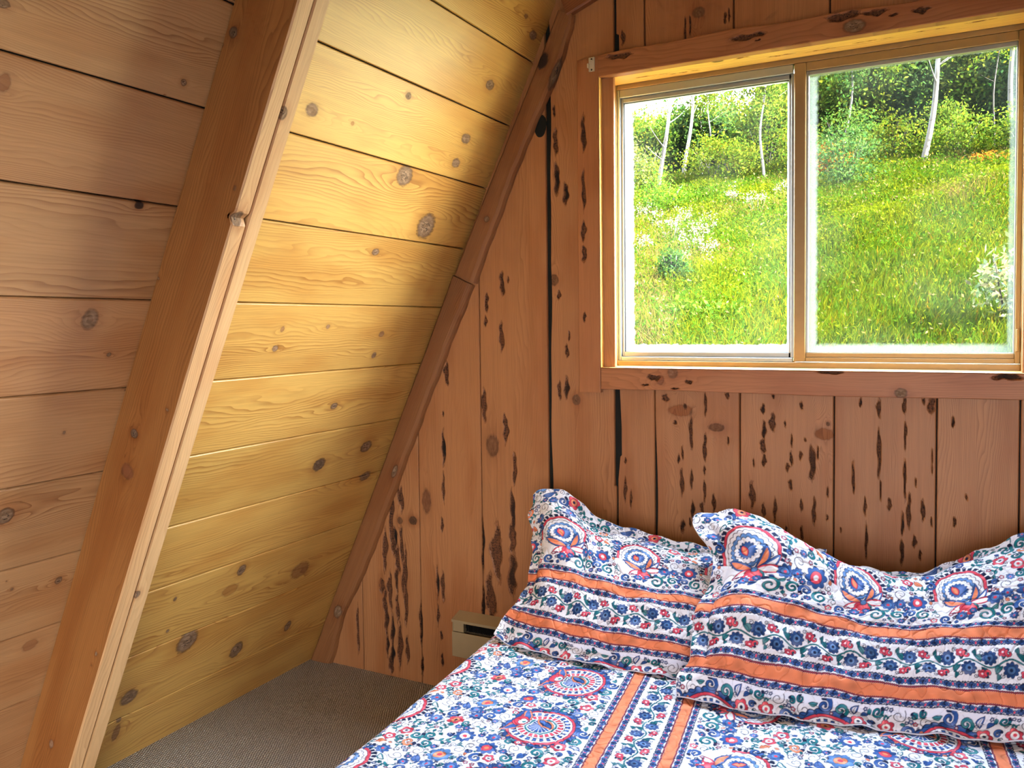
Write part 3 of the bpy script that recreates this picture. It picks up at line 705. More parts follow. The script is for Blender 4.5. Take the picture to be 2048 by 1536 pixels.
def poly(x, y, pts, w0, w1=None):
    """tapered stroke along a polyline"""
    d = np.full(x.shape, 9., np.float32); n = len(pts) - 1
    w1 = w0 if w1 is None else w1
    for i in range(n):
        ax, ay = pts[i]; bx_, by = pts[i + 1]
        ex, ey = bx_ - ax, by - ay; L = ex * ex + ey * ey + 1e-12
        tt = np.clip(((x - ax) * ex + (y - ay) * ey) / L, 0, 1)
        dd = np.hypot(x - ax - ex * tt, y - ay - ey * tt) - (w0 + (w1 - w0) * (i + tt) / n)
        d = np.minimum(d, dd)
    return d
OUTW = .0014
def vesica(x, y, L, W, bend=0.):
    tt = np.clip(x / L, 0, 1); yc = bend * np.sin(tt * math.pi)
    d = np.abs(y - yc) - W * np.abs(np.sin(tt * math.pi)) ** .8
    return np.maximum(d, np.maximum(-x, x - L))
def flower(Rr, n, col, mid, core, amp=.2):
    def f(x, y):
        r = np.hypot(x, y); th = np.arctan2(y, x)
        rr_ = Rr * (1 - amp + amp * np.abs(np.cos(n * th / 2)))
        yield r - rr_ - OUTW, NAVY, 0
        yield r - rr_, col, 1
        yield np.maximum(np.abs(np.sin(n * th / 2)) * r - .0004, -(r - rr_ * .45)), NAVY, 0
        yield r - Rr * .5 - OUTW * .7, NAVY, 0
        yield r - Rr * .5, mid, 1
        yield r - Rr * .22, core, 0
    return f
def scroll(L, col, turns=1.35, w=.0035, flip=1):
    th = np.linspace(0, turns * 2 * math.pi, 26); rad = L * (1 - th / th[-1] * .82)
    pts = [(r * math.cos(t_) , flip * r * math.sin(t_)) for r, t_ in zip(rad, th)]
    def f(x, y):
        yield poly(x, y, pts, w, w * .45) - OUTW * .8, NAVY, 0
        yield poly(x, y, pts[2:], w, w * .25), col, 1
    return f
def curl(L, col=NAVY, w=.0009, flip=1):
    th = np.linspace(0, 1.2 * 2 * math.pi, 18); rad = L * (1 - th / th[-1] * .75)
    pts = [(r * math.cos(t_), flip * r * math.sin(t_)) for r, t_ in zip(rad, th)]
    def f(x, y): yield poly(x, y, pts, w), col, 0
    return f
def leaf(L, W, col, bend=0., rim=NAVY, inner=None):
    def f(x, y):
        d = vesica(x, y, L, W, bend)
        yield d - OUTW, NAVY, 0
        yield d, rim if inner is not None else col, 1
        if inner is not None:
            yield d + W * .38, inner, 1
        yield np.maximum(np.abs(y - bend * np.sin(np.clip(x / L, 0, 1) * math.pi)) - .0005, d + .001), NAVY, 0
    return f
def sprig(L, col, flip=1):
    pts = [(L * t_, flip * L * .22 * math.sin(t_ * 3)) for t_ in np.linspace(0, 1, 9)]
    def f(x, y):
        for i, s in ((2, 1), (3, -1), (5, 1), (6, -1), (8, 1)):
            px, py = pts[i]; a = s * .9 + flip * .3
            c, sn = math.cos(a), math.sin(a)
            X = (x - px) * c + (y - py) * sn; Y = -(x - px) * sn + (y - py) * c
            d = vesica(X, Y, L * .36, L * .085)
            yield d - OUTW * .7, NAVY, 0
            yield d, col, 1
        yield poly(x, y, pts, .0016, .0008), NAVY, 0
        yield poly(x, y, pts, .0008, .0003), TEAL, 0
    return f
def medallion(Rr):      # big round motif with a dashed ring
    def f(x, y):
        r = np.hypot(x, y * 1.06) / Rr; th = np.arctan2(y, x)
        cut = y - Rr * .95
        heart = 1 - .16 * np.exp(-((th - math.pi / 2) / .35) ** 2)
        r = r / heart
        yield (r - 1.06 - .055 * np.abs(np.sin(15 * th))) * Rr, NAVY, 0
        yield (r - 1.035 - .05 * np.abs(np.sin(15 * th))) * Rr, BLUE, 1
        yield (r - .955) * Rr, NAVY, 0
        yield (r - .935) * Rr, PINK, 1
        yield (r - .868) * Rr, NAVY, 0
        yield (r - .85) * Rr, WHITE, 0
        cell = np.abs(np.sin(13 * th))
        yield np.maximum((np.abs(r - .735) - .07) * Rr, (.62 - cell) * Rr * .08), NAVY, 0
        yield np.maximum((np.abs(r - .735) - .045) * Rr, (.75 - cell) * Rr * .08), BLUE, 1
        yield (np.abs(r - .652 - .012 * np.abs(np.sin(13 * th))) - .009) * Rr, NAVY, 0
        cell = np.abs(np.sin(12 * th + .4))
        yield np.maximum((np.abs(r - .545) - .078) * Rr, (.46 - cell) * Rr * .06), NAVY, 0
        yield np.maximum((np.abs(r - .545) - .065) * Rr, (.58 - cell) * Rr * .06), PINK, 1
        yield (r - .445) * Rr, NAVY, 0
        yield (r - .43) * Rr, TEAL, 1
        yield (r - .385) * Rr, WHITE, 0
        cell = np.abs(np.sin(9 * th))
        yield np.maximum((r - .355) * Rr, (.32 - cell) * Rr * .04), NAVY, 0
        yield np.maximum((r - .335) * Rr, (.45 - cell) * Rr * .04), BLUE, 1
        # central leaf and the bloom on top
        c, s = math.cos(.5), math.sin(.5)
        X = (y + Rr * .36) * c + x * s; Y = -(y + Rr * .36) * s * 1 + x * c
        d = vesica(X, Y, Rr * .72, Rr * .17)
        yield d - OUTW, NAVY, 0
        yield d, ORANGE, 0
        yield d + Rr * .045, NAVY, 0
        yield np.maximum(d + Rr * .075, np.abs(Y) - Rr * .06), BLUE, 1
        for sg in (1, -1):
            X = sg * x * .85 + (y - Rr * .42) * .5; Y = (y - Rr * .42) * .85 - sg * x * .5
            d = vesica(X, Y, Rr * .78, Rr * .12)
            yield d - OUTW, NAVY, 0
            yield d, ORANGE, 1
            yield d + Rr * .04, BLUE, 1
        d = ell(x, y, 0, Rr * .62, Rr * .26, Rr * .2)
        yield d - OUTW, NAVY, 0
        yield d, PINK, 1
        yield ell(x, y, 0, Rr * .55, Rr * .15, Rr * .11) - OUTW, NAVY, 0
        yield ell(x, y, 0, Rr * .55, Rr * .15, Rr * .11), WHITE, 0
        yield ell(x, y, 0, Rr * .52, Rr * .06, Rr * .05), TEAL, 0
    return f
def eyeflower(Rr):      # scaled bloom under a scalloped arc, leaves splayed from its base
    def f(x, y):
        r = np.hypot(x, y) / Rr; th = np.arctan2(y, x)
        low_ = y < -.35 * Rr
        yield np.where(low_, 9., np.maximum((np.abs(r - 1.19 - .03 * np.sin(10 * th)) - .09) * Rr, (.45 - np.abs(np.sin(17 * th))) * Rr * .05)), NAVY, 0
        sc = .05 * np.abs(np.sin(5 * th))
        yield np.where(low_, 9., (np.abs(r - 1.0 - sc) - .055) * Rr - OUTW), NAVY, 0
        yield np.where(low_, 9., (np.abs(r - 1.0 - sc) - .055) * Rr), PINK, 1
        for k, rad in enumerate((.84, .68, .54)):
            n = (11, 9, 8)[k]
            rr_ = rad - .07 + .07 * np.abs(np.cos(n * th / 1.0 + k))
            yield (r - rr_ - .03) * Rr, NAVY, 0
            yield (r - rr_) * Rr, (WHITE, SKY, WHITE)[k], k == 1
        rr_ = .36 - .07 + .07 * np.abs(np.cos(8 * th))
        yield (r - rr_ - .02) * Rr, NAVY, 0
        yield (r - rr_) * Rr, BLUE, 1
        X = (y + Rr * .24) * .94 - x * .34; Y = (y + Rr * .24) * .34 + x * .94
        d = vesica(X, Y, Rr * .5, Rr * .13)
        yield d - OUTW, NAVY, 0
        yield d, PINK, 0
        yield d + Rr * .05, PEACH, 0
        bx0, by0 = Rr * .35, -Rr * .78
        for ang, L, W, rim, inn, bend in ((2.75, 1.15, .17, BLUE, ORANGE, .1), (1.25, 1.0, .14, BLUE, ORANGE, -.1), (.75, .95, .13, BLUE, WHITE, -.12), (.18, .95, .17, PINK, WHITE, 0), (3.75, .85, .17, PINK, WHITE, 0), (5.6, .5, .12, TEAL, TEAL, 0)):
            c, s = math.cos(ang), math.sin(ang)
            X = (x - bx0) * c + (y - by0) * s; Y = -(x - bx0) * s + (y - by0) * c
            d = vesica(X, Y, Rr * L, Rr * W, Rr * bend)
            yield d - OUTW, NAVY, 0
            yield d, rim, 1
            yield d + Rr * .055, inn, 1
        r2 = np.hypot(x - bx0, y - by0 + Rr * .3); t2 = np.arctan2(y - by0 + Rr * .3, x - bx0)
        rr_ = Rr * (.27 + .06 * np.abs(np.cos(2.5 * t2)))
        yield r2 - rr_ - OUTW, NAVY, 0
        yield r2 - rr_, PINK, 1
        for k in range(4):
            a = -2.6 + k * .7
            yield np.hypot(x - bx0 - Rr * .19 * math.cos(a), y - by0 + Rr * .3 - Rr * .19 * math.sin(a)) - Rr * .045, WHITE, 0
        yield np.hypot(x - bx0, y - by0) - Rr * .1 - OUTW, NAVY, 0
        yield np.hypot(x - bx0, y - by0) - Rr * .1, SKY, 0
    return f

# zones: band group centred on v=0; eye flowers above it (v>0), round medallions below (v<0)
placed = []
def put(cu, cv, rad, ang, fn, pr=None): stamp(cu, cv, rad, ang, fn); placed.append((cu % PU, cv % PV, pr or rad * .62))
vE, vM = .236, -.240
placed += [(x, 0, .001) for x in ()]
put(.135, vM, .135, 2.9, medallion(.096), .100)
put(.14, vE, .15, 0, eyeflower(.066), .092)
put(.02, vE - .03, .045, .2, flower(.028, 8, BLUE, PINK, WHITE, .28), .034)
put(.275, vM - .085, .04, .0, flower(.026, 9, BLUE, PINK, ORANGE, .25), .030)
put(.275, vM + .075, .04, .5, flower(.019, 5, PINK, WHITE, PINK, .3), .022)
put(.05, PV / 2 + .015, .05, .3, flower(.030, 8, SKY, ORANGE, PINK, .2), .034)
put(.17, PV / 2 - .02, .04, .3, flower(.022, 5, PINK, PEACH, NAVY, .3), .026)
put(.235, PV / 2 + .035, .05, 1.3, flower(.026, 10, BLUE, WHITE, PINK, .25), .03)
put(.005, vE + .055, .04, 0, flower(.017, 5, PINK, WHITE, PINK, .3), .02)
for cu, cv, ang, L, col, fl in ((.045, vE - .085, 1.2, .022, TEAL, 1), (.205, vE - .095, 2.4, .024, TEAL, -1), (.255, vE - .085, .4, .018, TEAL, 1), (.065, vE + .03, 2., .016, BLUE, -1), (.025, vM + .03, 1.2, .018, TEAL, 1), (.015, vM - .03, 3.2, .016, TEAL, -1)):
    put(cu, cv, L * 1.4, ang, scroll(L, col, flip=fl), L * 1.1)
def free(cu, cv, rad):
    cu %= PU; cv %= PV
    if min(cv, PV - cv) < .117 + rad * .75: return False
    for (a, b, r_) in placed:
        du = abs(cu - a); du = min(du, PU - du); dv = abs(cv - b); dv = min(dv, PV - dv)
        if math.hypot(du, dv) < (r_ + rad) * .86: return False
    return True
cols = [TEAL, BLUE, TEAL, BLUE, BLUE, ORANGE, TEAL]
for size, n in ((.020, 900), (.0145, 1500), (.010, 2600), (.0065, 3500), (.0046, 4000)):
    for _ in range(n):
        cu, cv = rng.uniform(0, PU), rng.uniform(0, PV)
        if not free(cu, cv, size): continue
        a = rng.uniform(0, 6.28); k = rng.integers(0, 7); c = cols[rng.integers(0, 7)]; fl = 1 if rng.random() < .5 else -1
        if size < .008: f = [curl(size * .9, flip=fl), leaf(size * 1.8, size * .6, c), flower(size * .85, 5, PINK if k < 4 else BLUE, WHITE, NAVY, .3)][k % 3]
        elif k in (0, 1): f = scroll(size * .85, c if k else TEAL, w=size * .2, flip=fl)
        elif k == 2: f = flower(size * .95, 5, PINK, WHITE, NAVY, .3) if rng.random() < .55 else scroll(size * .9, BLUE, w=size * .22, flip=fl)
        elif k == 3: f = sprig(size * 2.1, TEAL, fl)
        elif k == 4: f = flower(size * .95, 8, BLUE, SKY, PINK, .25)
        elif k == 5: f = curl(size * .9, flip=fl)
        else: f = leaf(size * 2.0, size * .5, c, bend=size * .3 * fl, rim=c, inner=WHITE if rng.random() < .4 else None)
        off = size if (k in (3, 6) or size < .008 and k % 3 == 1) else 0
        stamp(cu - math.cos(a) * off, cv - math.sin(a) * off, size * 2.6, a, f)
        placed.append((cu, cv, size))
# ---- band group
v = (np.arange(TH) * PX); v = np.where(v > PV / 2, v - PV, v)
BS = .85
av = np.abs(v)[:, None] / BS + 0 * xx_ * 0
U_ = np.arange(TW)[None, :] * PX + 0 * av
inb = av < .136
canvas[inb] = WHITE
def paint(mask, col): canvas[mask] = (col * (1 + .5 * wash[mask][:, None]))
mid = (av >= .077) & (av <= .107)
paint(mid, ORANGE)
for e in (.0745, .1095):
    wv_ = np.abs(np.sin(U_ * math.pi / (PU / 60)))
    m = np.abs(av - e) < .0016 + .0012 * wv_
    paint(m, MAROON)
    paint((np.abs(av - e) < .0009) & (wv_ > .8), PINK)
for c, sgn in ((.0615, 1), (.1225, -1)):     # lace edging
    for i in range(10):
        for sv in (1, -1):
            vc = sv * c * BS; u0 = (i + .5) * PU / 10
            s2 = sgn * sv
            stamp(u0, vc, .009, 0, lambda x, y: iter(((ell(x, y, 0, 0, .0052, .0062), NAVY, 0), (ell(x, y, 0, 0, .0036, .0046), SKY, 0), (ell(x, y, 0, 0, .0022, .0034), PINK, 0))))
            for k, dx in enumerate((-.0085, .0085)):
                stamp(u0 + dx, vc + s2 * .001, .008, 0 if dx > 0 else math.pi, scroll(.0050, BLUE, 1.2, .0017, s2 if dx > 0 else -s2))
            stamp(u0 + PU / 20, vc - s2 * .002, .006, 0, flower(.0046, 4, BLUE, BLUE, NAVY, .3))
            stamp(u0 + PU / 20, vc + s2 * .0052, .006, 0, curl(.0034, NAVY, .0013))
            for dx in (-.006, 0, .006): stamp(u0 + dx, vc - s2 * .0062, .004, 0, lambda x, y: iter(((np.hypot(x, y) - .0019, NAVY, 0),)))
    m = np.abs(av - (c + sgn * -.0075) - .0014 * np.abs(np.sin(U_ * math.pi / (PU / 30)))) < .0013
    paint(m, NAVY)
per = PU / 3
vine = [(x, .009 * math.sin(2 * math.pi * x / per)) for x in np.linspace(-per / 2, per / 2, 26)]
for i in range(3):
    u0 = (i + .5) * per
    stamp(u0, 0, per * .55, 0, lambda x, y: iter(((poly(x, y, vine, .0021), INK, 0), (poly(x, y, vine, .0012), TEAL, 1))))
    for sgn, ub in ((1, u0 - per * .25), (-1, u0 + per * .25)):
        stamp(ub, sgn * .016 * BS, .03, 0, flower(.0175, 9, BLUE * .62, SKY * .7, NAVY, .24))
        stamp(ub + .030, sgn * .012 * BS, .022, sgn * 1.1, leaf(.024, .0062, TEAL * .75, .004))
        stamp(ub - .019, sgn * .006 * BS, .022, sgn * 2.3, leaf(.022, .006, TEAL * .75, -.004))
        stamp(ub + .030, sgn * .030 * BS, .02, 0, flower(.0105, 5, PINK, PINK, WHITE, .3))
        stamp(ub + .044, sgn * .026 * BS, .02, sgn * 1.9, scroll(.009, PINK, .9, .003, sgn))
        stamp(ub + .016, sgn * .038 * BS, .012, .5, curl(.0055, NAVY, .0009, sgn)); stamp(ub - .018, sgn * .030 * BS, .012, 2.2, curl(.006, NAVY, .0009, -sgn))
        stamp(ub - .030, sgn * .024 * BS, .018, sgn * 1.6, leaf(.016, .004, TEAL * .8, .003))
FAB = np.clip(canvas, 0, 1).reshape(TH // 3, 3, TW // 3, 3, 3).mean((1, 3)).astype(np.float32)
FH, FW = FAB.shape[:2]
RS = PX * 3
def fab(u, v):
    """fabric colour at (u, v) metres"""
    iu = np.floor(u / RS).astype(int) % FW; iv = np.floor(v / RS).astype(int) % FH
    return FAB[iv, iu]

# ------------------------------------------------------------------ fabric material: printed colour plus meandering quilting stitches
t = NT('printed_quilt_cotton')
ca = t.attr('print').outputs['Color']
M_FAB = t.out(t.n('ShaderNodeBsdfPrincipled', {'Base Color': ca, 'Roughness': .85, 'Specular IOR Level': .2}).outputs[0])
def stitch(u, v, seed=0):
    """puffed quilting between meandering stitch lines: height 0..1 and how close the thread is"""
    d = np.abs(fnoise(u * 30, v * 30, seed, 1) + .02 * np.sin(u * 60))
    puff = np.clip(d / .11, 0, 1) ** .6 + .16 * fnoise(u * 120, v * 120, seed + 2)
    thread = np.clip(1 - d / .022, 0, 1)
    return puff, thread
def rgba(c): return np.concatenate([c, np.ones((len(c), 1), np.float32)], 1)

# ------------------------------------------------------------------ bed and quilt
BA = R(4.0); P0 = np.array([-1.317, -.15, 0]); AX = np.array([math.cos(BA), math.sin(BA), 0]); BX = np.array([math.sin(BA), -math.cos(BA), 0])
BW, BL, BZ = 1.52, 2.0, .50
def bed(a, b, z): return P0 + np.multiply.outer(a, AX) + np.multiply.outer(b, BX) + np.multiply.outer(z, EZ)
M_TICK = simple('mattress_ticking', (.6, .58, .54), .9)
M_BASE = simple('bed_base_cloth', (.16, .13, .11), .9)
bedo = empty('bed', (0, 0, 0)); tag(bedo, 'low double bed standing with its head against the gable wall under the window', 'bed')
def bed_box(name, a0, a1, b0, b1, z0, z1, bev, mat):
    acc = Acc(); box_acc(acc, (a0, b0, z0), (a1, b1, z1), bev)
    acc.V = [np.asarray(bed(v[:, 0], v[:, 1], v[:, 2]), np.float32) for v in acc.V]
    o = fix_normals(acc.build(name, mat)); o.parent = bedo; return o
bed_box('mattress', .02, BW - .02, .02, BL - .02, .27, BZ - .022, .04, M_TICK)
bed_box('bed_base', .03, BW - .03, .03, BL - .03, .10, .268, .01, M_BASE)
for (a, b) in ((.08, .08), (BW - .14, .08), (.08, BL - .14), (BW - .14, BL - .14)):
    bed_box('leg', a, a + .06, b, b + .06, .0, .10, .004, M_BASE)
def q_profile(s):
    """arc length s across (0 at left bottom hem) -> a, z"""
    hang = .36; r = .055; arc = r * math.pi / 2
    a = np.empty_like(s); z = np.empty_like(s)
    m = s < hang
    a[m] = -.022 - .03 * (1 - s[m] / hang); z[m] = BZ - r - (hang - s[m])
    m = (s >= hang) & (s < hang + arc); ph = (s[m] - hang) / r
    a[m] = -.022 + r - r * np.cos(ph); z[m] = BZ - r + r * np.sin(ph)
    m = s >= hang + arc
    a[m] = -.022 + r + s[m] - hang - arc; z[m] = BZ
    end = BW + .022 - r; over = a - end
    m = over > 0; ph = np.clip(over[m] / r, 0, math.pi / 2); rest = over[m] - r * math.pi / 2
    z[m] = BZ - r + r * np.cos(ph) - np.maximum(rest, 0); a[m] = end + r * np.sin(ph)
    return a, z
FROT = R(2.2)
def quilt_pts(s, b):
    S_, B_ = np.meshgrid(s, b, indexing='ij')
    a, z = q_profile(s); A_ = a[:, None] + 0 * B_; Z_ = z[:, None] + 0 * B_
    top = np.clip((S_ - .36) / .1, 0, 1)
    Z_ = Z_ + top * (.0035 * np.sin(A_ * 9 + B_ * 5) + .0025 * np.sin(A_ * 4 - B_ * 14 + 1) + .0015 * np.sin(A_ * 31 + B_ * 22))
    A_ = A_ + (1 - top) * (.010 * np.sin(B_ * 8.3) + .006 * np.sin(B_ * 21)) * np.clip(1 - S_ / .36 + .25, 0, 1)
    fo = B_ - BL + .06
    Z_ = np.where(fo > 0, np.maximum(Z_ - np.minimum(fo, .08) ** 2 * 6 - np.maximum(fo - .08, 0), .14), Z_)
    B2 = np.where(fo > .08, BL + .02, B_)
    P = bed(A_, B2, Z_)
    c, s_ = math.cos(FROT), math.sin(FROT)
    X = S_ - .4; u = B_ * c + X * s_; v = X * c - B_ * s_
    return P, u, v
acc = Acc()
V_OFF = -.590      # places the first stripe pair
U_OFF = .05
def quilt_patch(s, b):
    P, u, v = quilt_pts(s, b)
    uu, vv2 = (u + U_OFF).ravel(), (v + V_OFF).ravel()
    pf, th_ = stitch(uu, vv2); P = P.reshape(-1, 3); P[:, 2] += .0028 * pf
    acc.add(P, grid_q(len(s), len(b))[:, ::-1], print=rgba(fab(uu, vv2) * (1 - .30 * th_)[:, None]))
sA = np.arange(.30, 1.95, RS); bA = np.arange(.36, 1.34, RS)
S_END = .36 + .0864 + BW + .044 - .11 + .0864 + .30
quilt_patch(np.linspace(0, .30, 24), np.linspace(.06, BL + .3, 120))
quilt_patch(sA, np.linspace(.06, .36, 30)); quilt_patch(sA, bA); quilt_patch(sA, np.linspace(bA[-1], BL + .3, 60))
quilt_patch(np.linspace(sA[-1], S_END, 30), np.linspace(.06, BL + .3, 120))
quilt = tag(acc.build('quilt', M_FAB, smooth=True), 'white quilt printed with blue, red and teal medallions and orange stripes, spread over the bed', 'quilt')

# ------------------------------------------------------------------ pillows in quilted shams
def coons(p, q, bot, top, lef, rig):
    Pq = q[None, :, None]; Pp = p[:, None, None]
    B_, T_, L_, R_ = bot(p)[:, None], top(p)[:, None], lef(q)[None], rig(q)[None]
    c00, c10, c01, c11 = bot(p[:1])[0], bot(p[-1:])[0], top(p[:1])[0], top(p[-1:])[0]
    return (1 - Pq) * B_ + Pq * T_ + (1 - Pp) * L_ + Pp * R_ - ((1 - Pp) * (1 - Pq) * c00 + Pp * (1 - Pq) * c10 + (1 - Pp) * Pq * c01 + Pp * Pq * c11)
def make_pillow(name, label, W, H, bot, top, lef, rig, tf, tb, uoff, voff, wr, seed, tuck):
    root = empty(name, tuple(bot(np.array([.5]))[0])); tag(root, label, 'pillow', None)
    def side(p, q, sgn, st=None):
        S0 = coons(p, q, bot, top, lef, rig)
        du = np.gradient(S0, axis=0); dv = np.gradient(S0, axis=1); nn = np.cross(du, dv); nn /= np.linalg.norm(nn, axis=-1, keepdims=True)
        fl = .045
        a = np.clip((p * W - fl) / (W - 2 * fl), 0, 1)[:, None]; b = np.clip((q * H - fl) / (H - 2 * fl), 0, 1)[None]
        A1 = 1 - np.abs(2 * a - 1) ** 5; B1 = 1 - np.abs(2 * b - 1) ** 3.2
        inf = (np.clip(A1, 0, 1) * np.clip(B1, 0, 1)) ** .62
        X, Y = p[:, None] * W, q[None] * H
        e = np.clip(np.minimum(np.minimum(X, W - X), np.minimum(Y, H - Y)) / .06, 0, 1)
        w = .0042 * np.sin(X * 22 + 3 * np.sin(Y * 9 + seed)) * np.sin(Y * 13 + seed) + .003 * np.sin(X * 51 + Y * 37 + seed) + .0022 * np.sin(Y * 70 - X * 26 + 2 * np.sin(X * 11))
        w = w * e + (1 - e) * wr * (np.sin(X * 34 + seed * 2 + 2 * np.sin(Y * 17)) * np.sin(Y * 41 + seed) + .6 * np.sin(X * 71 + Y * 53))
        # radial pull lines near the corners
        ofs = (tf if sgn > 0 else -tb) * inf + (w if sgn > 0 else w * (1 - e)) + (.0012 if sgn > 0 else -.0012)
        if st is not None: ofs = ofs + .0030 * st.reshape(ofs.shape)
        Pt = S0 + nn * ofs[..., None]
        Pt[..., 2] -= tuck * inf * np.clip(1 - b * 2.2, 0, 1) * (1 if sgn > 0 else .3)
        Pt[..., 2] = np.maximum(Pt[..., 2], BZ + .008)
        return Pt
    nu, nv = int(W / RS), int(H / RS)
    acc = Acc()
    p = np.linspace(0, 1, nu); q = np.linspace(0, 1, nv)
    u = (p[:, None] * W + uoff + 0 * q[None]).ravel(); v = (q[None] * H + voff + 0 * p[:, None]).ravel()
    pf, th_ = stitch(u, v, seed)
    F = side(p, q, 1, pf)
    acc.add(F.reshape(-1, 3), grid_q(nu, nv), print=rgba(fab(u, v) * (1 - .30 * th_)[:, None]))
    front = acc.build('sham_front', M_FAB, smooth=True)
    acc = Acc()
    p = np.linspace(0, 1, 180); q = np.linspace(0, 1, 130)
    Bk = side(p, q, -1)
    u = (p[:, None] * W + uoff + 0 * q[None]).ravel(); v = (q[None] * H + voff + 0 * p[:, None]).ravel()
    acc.add(Bk.reshape(-1, 3), grid_q(180, 130)[:, ::-1], print=rgba(fab(u, v)))
    back = acc.build('sham_back', M_FAB, smooth=True)
    # corded edge all round
    pp = np.linspace(0, 1, 160); qq = np.linspace(0, 1, 110)
    mid = lambda P_: np.asarray(P_)
    G = (side(pp, qq, 1) + side(pp, qq, -1)) / 2
    loop = np.concatenate([G[:, 0], G[-1, 1:], G[::-1, -1][1:], G[0, ::-1][1:-1]])
    tn = np.roll(loop, -1, 0) - np.roll(loop, 1, 0); tn /= np.linalg.norm(tn, axis=1, keepdims=True)
    ref = np.array([0, -.7, .7]); n1 = np.cross(tn, ref); n1 /= np.linalg.norm(n1, axis=1, keepdims=True); n2 = np.cross(tn, n1)
    k = 6; th = np.arange(k) / k * 2 * math.pi
    ringp = loop[:, None] + .0022 * (np.cos(th)[None, :, None] * n1[:, None] + np.sin(th)[None, :, None] * n2[:, None])
    nl = len(loop); i = np.arange(nl)[:, None]; j = np.arange(k)[None]
    qd = np.stack([i * k + j, i * k + (j + 1) % k, ((i + 1) % nl) * k + (j + 1) % k, ((i + 1) % nl) * k + j], -1).reshape(-1, 4)
    acc = Acc(); acc.add(ringp.reshape(-1, 3), qd, print=rgba(np.tile(WHITE * .85, (nl * k, 1))))
    edge = acc.build('edge_binding', M_FAB, smooth=True); fix_normals(edge)
    for o in (front, back, edge):
        o.parent = root; o.matrix_parent_inverse = Matrix.Translation(-root.location)
    return root
def cv(pts):
    """smooth curve through the points, evenly spaced along its length"""
    pts = np.array(pts, float); n = len(pts)
    x = np.linspace(0, n - 1, 40 * n); i = np.clip(np.floor(x).astype(int), 0, n - 2); r = (x - i)[:, None]
    P = lambda k: pts[np.clip(k, 0, n - 1)]
    a, b, c, d = P(i - 1), P(i), P(i + 1), P(i + 2)
    C = .5 * (2 * b + (c - a) * r + (2 * a - 5 * b + 4 * c - d) * r ** 2 + (-a + 3 * b - 3 * c + d) * r ** 3)
    L = np.concatenate([[0], np.cumsum(np.linalg.norm(np.diff(C, axis=0), axis=1))]); L /= L[-1]
    return lambda s: np.stack([np.interp(s, L, C[:, k]) for k in range(3)], -1)
LP = dict(
    bot=[(-1.255, -.600, .524), (-1.18, -.625, .514), (-1.00, -.645, .512), (-.75, -.64, .512), (-.52, -.615, .512), (-.315, -.59, .515)],
    lef=[(-1.255, -.600, .524), (-1.245, -.55, .565), (-1.225, -.49, .606), (-1.225, -.43, .65), (-1.232, -.38, .69), (-1.255, -.32, .745), (-1.290, -.27, .795), (-1.306, -.24, .84), (-1.300, -.21, .888)],
    rig=[(-.315, -.59, .515), (-.315, -.49, .60), (-.33, -.38, .67), (-.33, -.28, .74), (-.32, -.19, .80)],
    top=[(-1.300, -.21, .888), (-1.262, -.208, .914), (-1.195, -.206, .917), (-1.139, -.203, .886), (-1.078, -.201, .838), (-.966, -.199, .806), (-.826, -.197, .786), (-.676, -.194, .768), (-.457, -.192, .776), (-.32, -.19, .80)])
RP = dict(
    bot=[(-.625, -.745, .515), (-.40, -.74, .512), (-.14, -.70, .512), (.10, -.645, .514), (.315, -.59, .520)],
    lef=[(-.625, -.745, .515), (-.632, -.707, .554), (-.612, -.669, .588), (-.616, -.631, .612), (-.624, -.593, .645), (-.626, -.555, .677), (-.618, -.518, .703), (-.608, -.48, .737), (-.602, -.442, .78), (-.622, -.404, .82), (-.662, -.366, .846), (-.692, -.328, .868), (-.705, -.29, .884)],
    rig=[(.315, -.59, .52), (.33, -.48, .62), (.345, -.37, .72), (.35, -.27, .83), (.36, -.165, .945)],
    top=[(-.705, -.29, .884), (-.684, -.281, .897), (-.625, -.273, .908), (-.557, -.264, .912), (-.506, -.256, .897), (-.431, -.247, .850), (-.343, -.239, .798), (-.263, -.23, .775), (-.182, -.221, .765), (-.106, -.213, .764), (-.025, -.204, .785), (.05, -.196, .826), (.132, -.187, .872), (.192, -.179, .904), (.266, -.17, .930), (.36, -.165, .945)])
make_pillow('pillow', 'left quilted sham pillow leaning on the gable wall at the bed edge nearer the heater', .93, .60, cv(LP['bot']), cv(LP['top']), cv(LP['lef']), cv(LP['rig']), .075, .05, .015, -.168, .008, 1.3, .035)
make_pillow('pillow', 'right quilted sham pillow under the window, its corner overlapping the other pillow', .98, .60, cv(RP['bot']), cv(RP['top']), cv(RP['lef']), cv(RP['rig']), .085, .035, .04, -.175, .008, 4.1, .035)

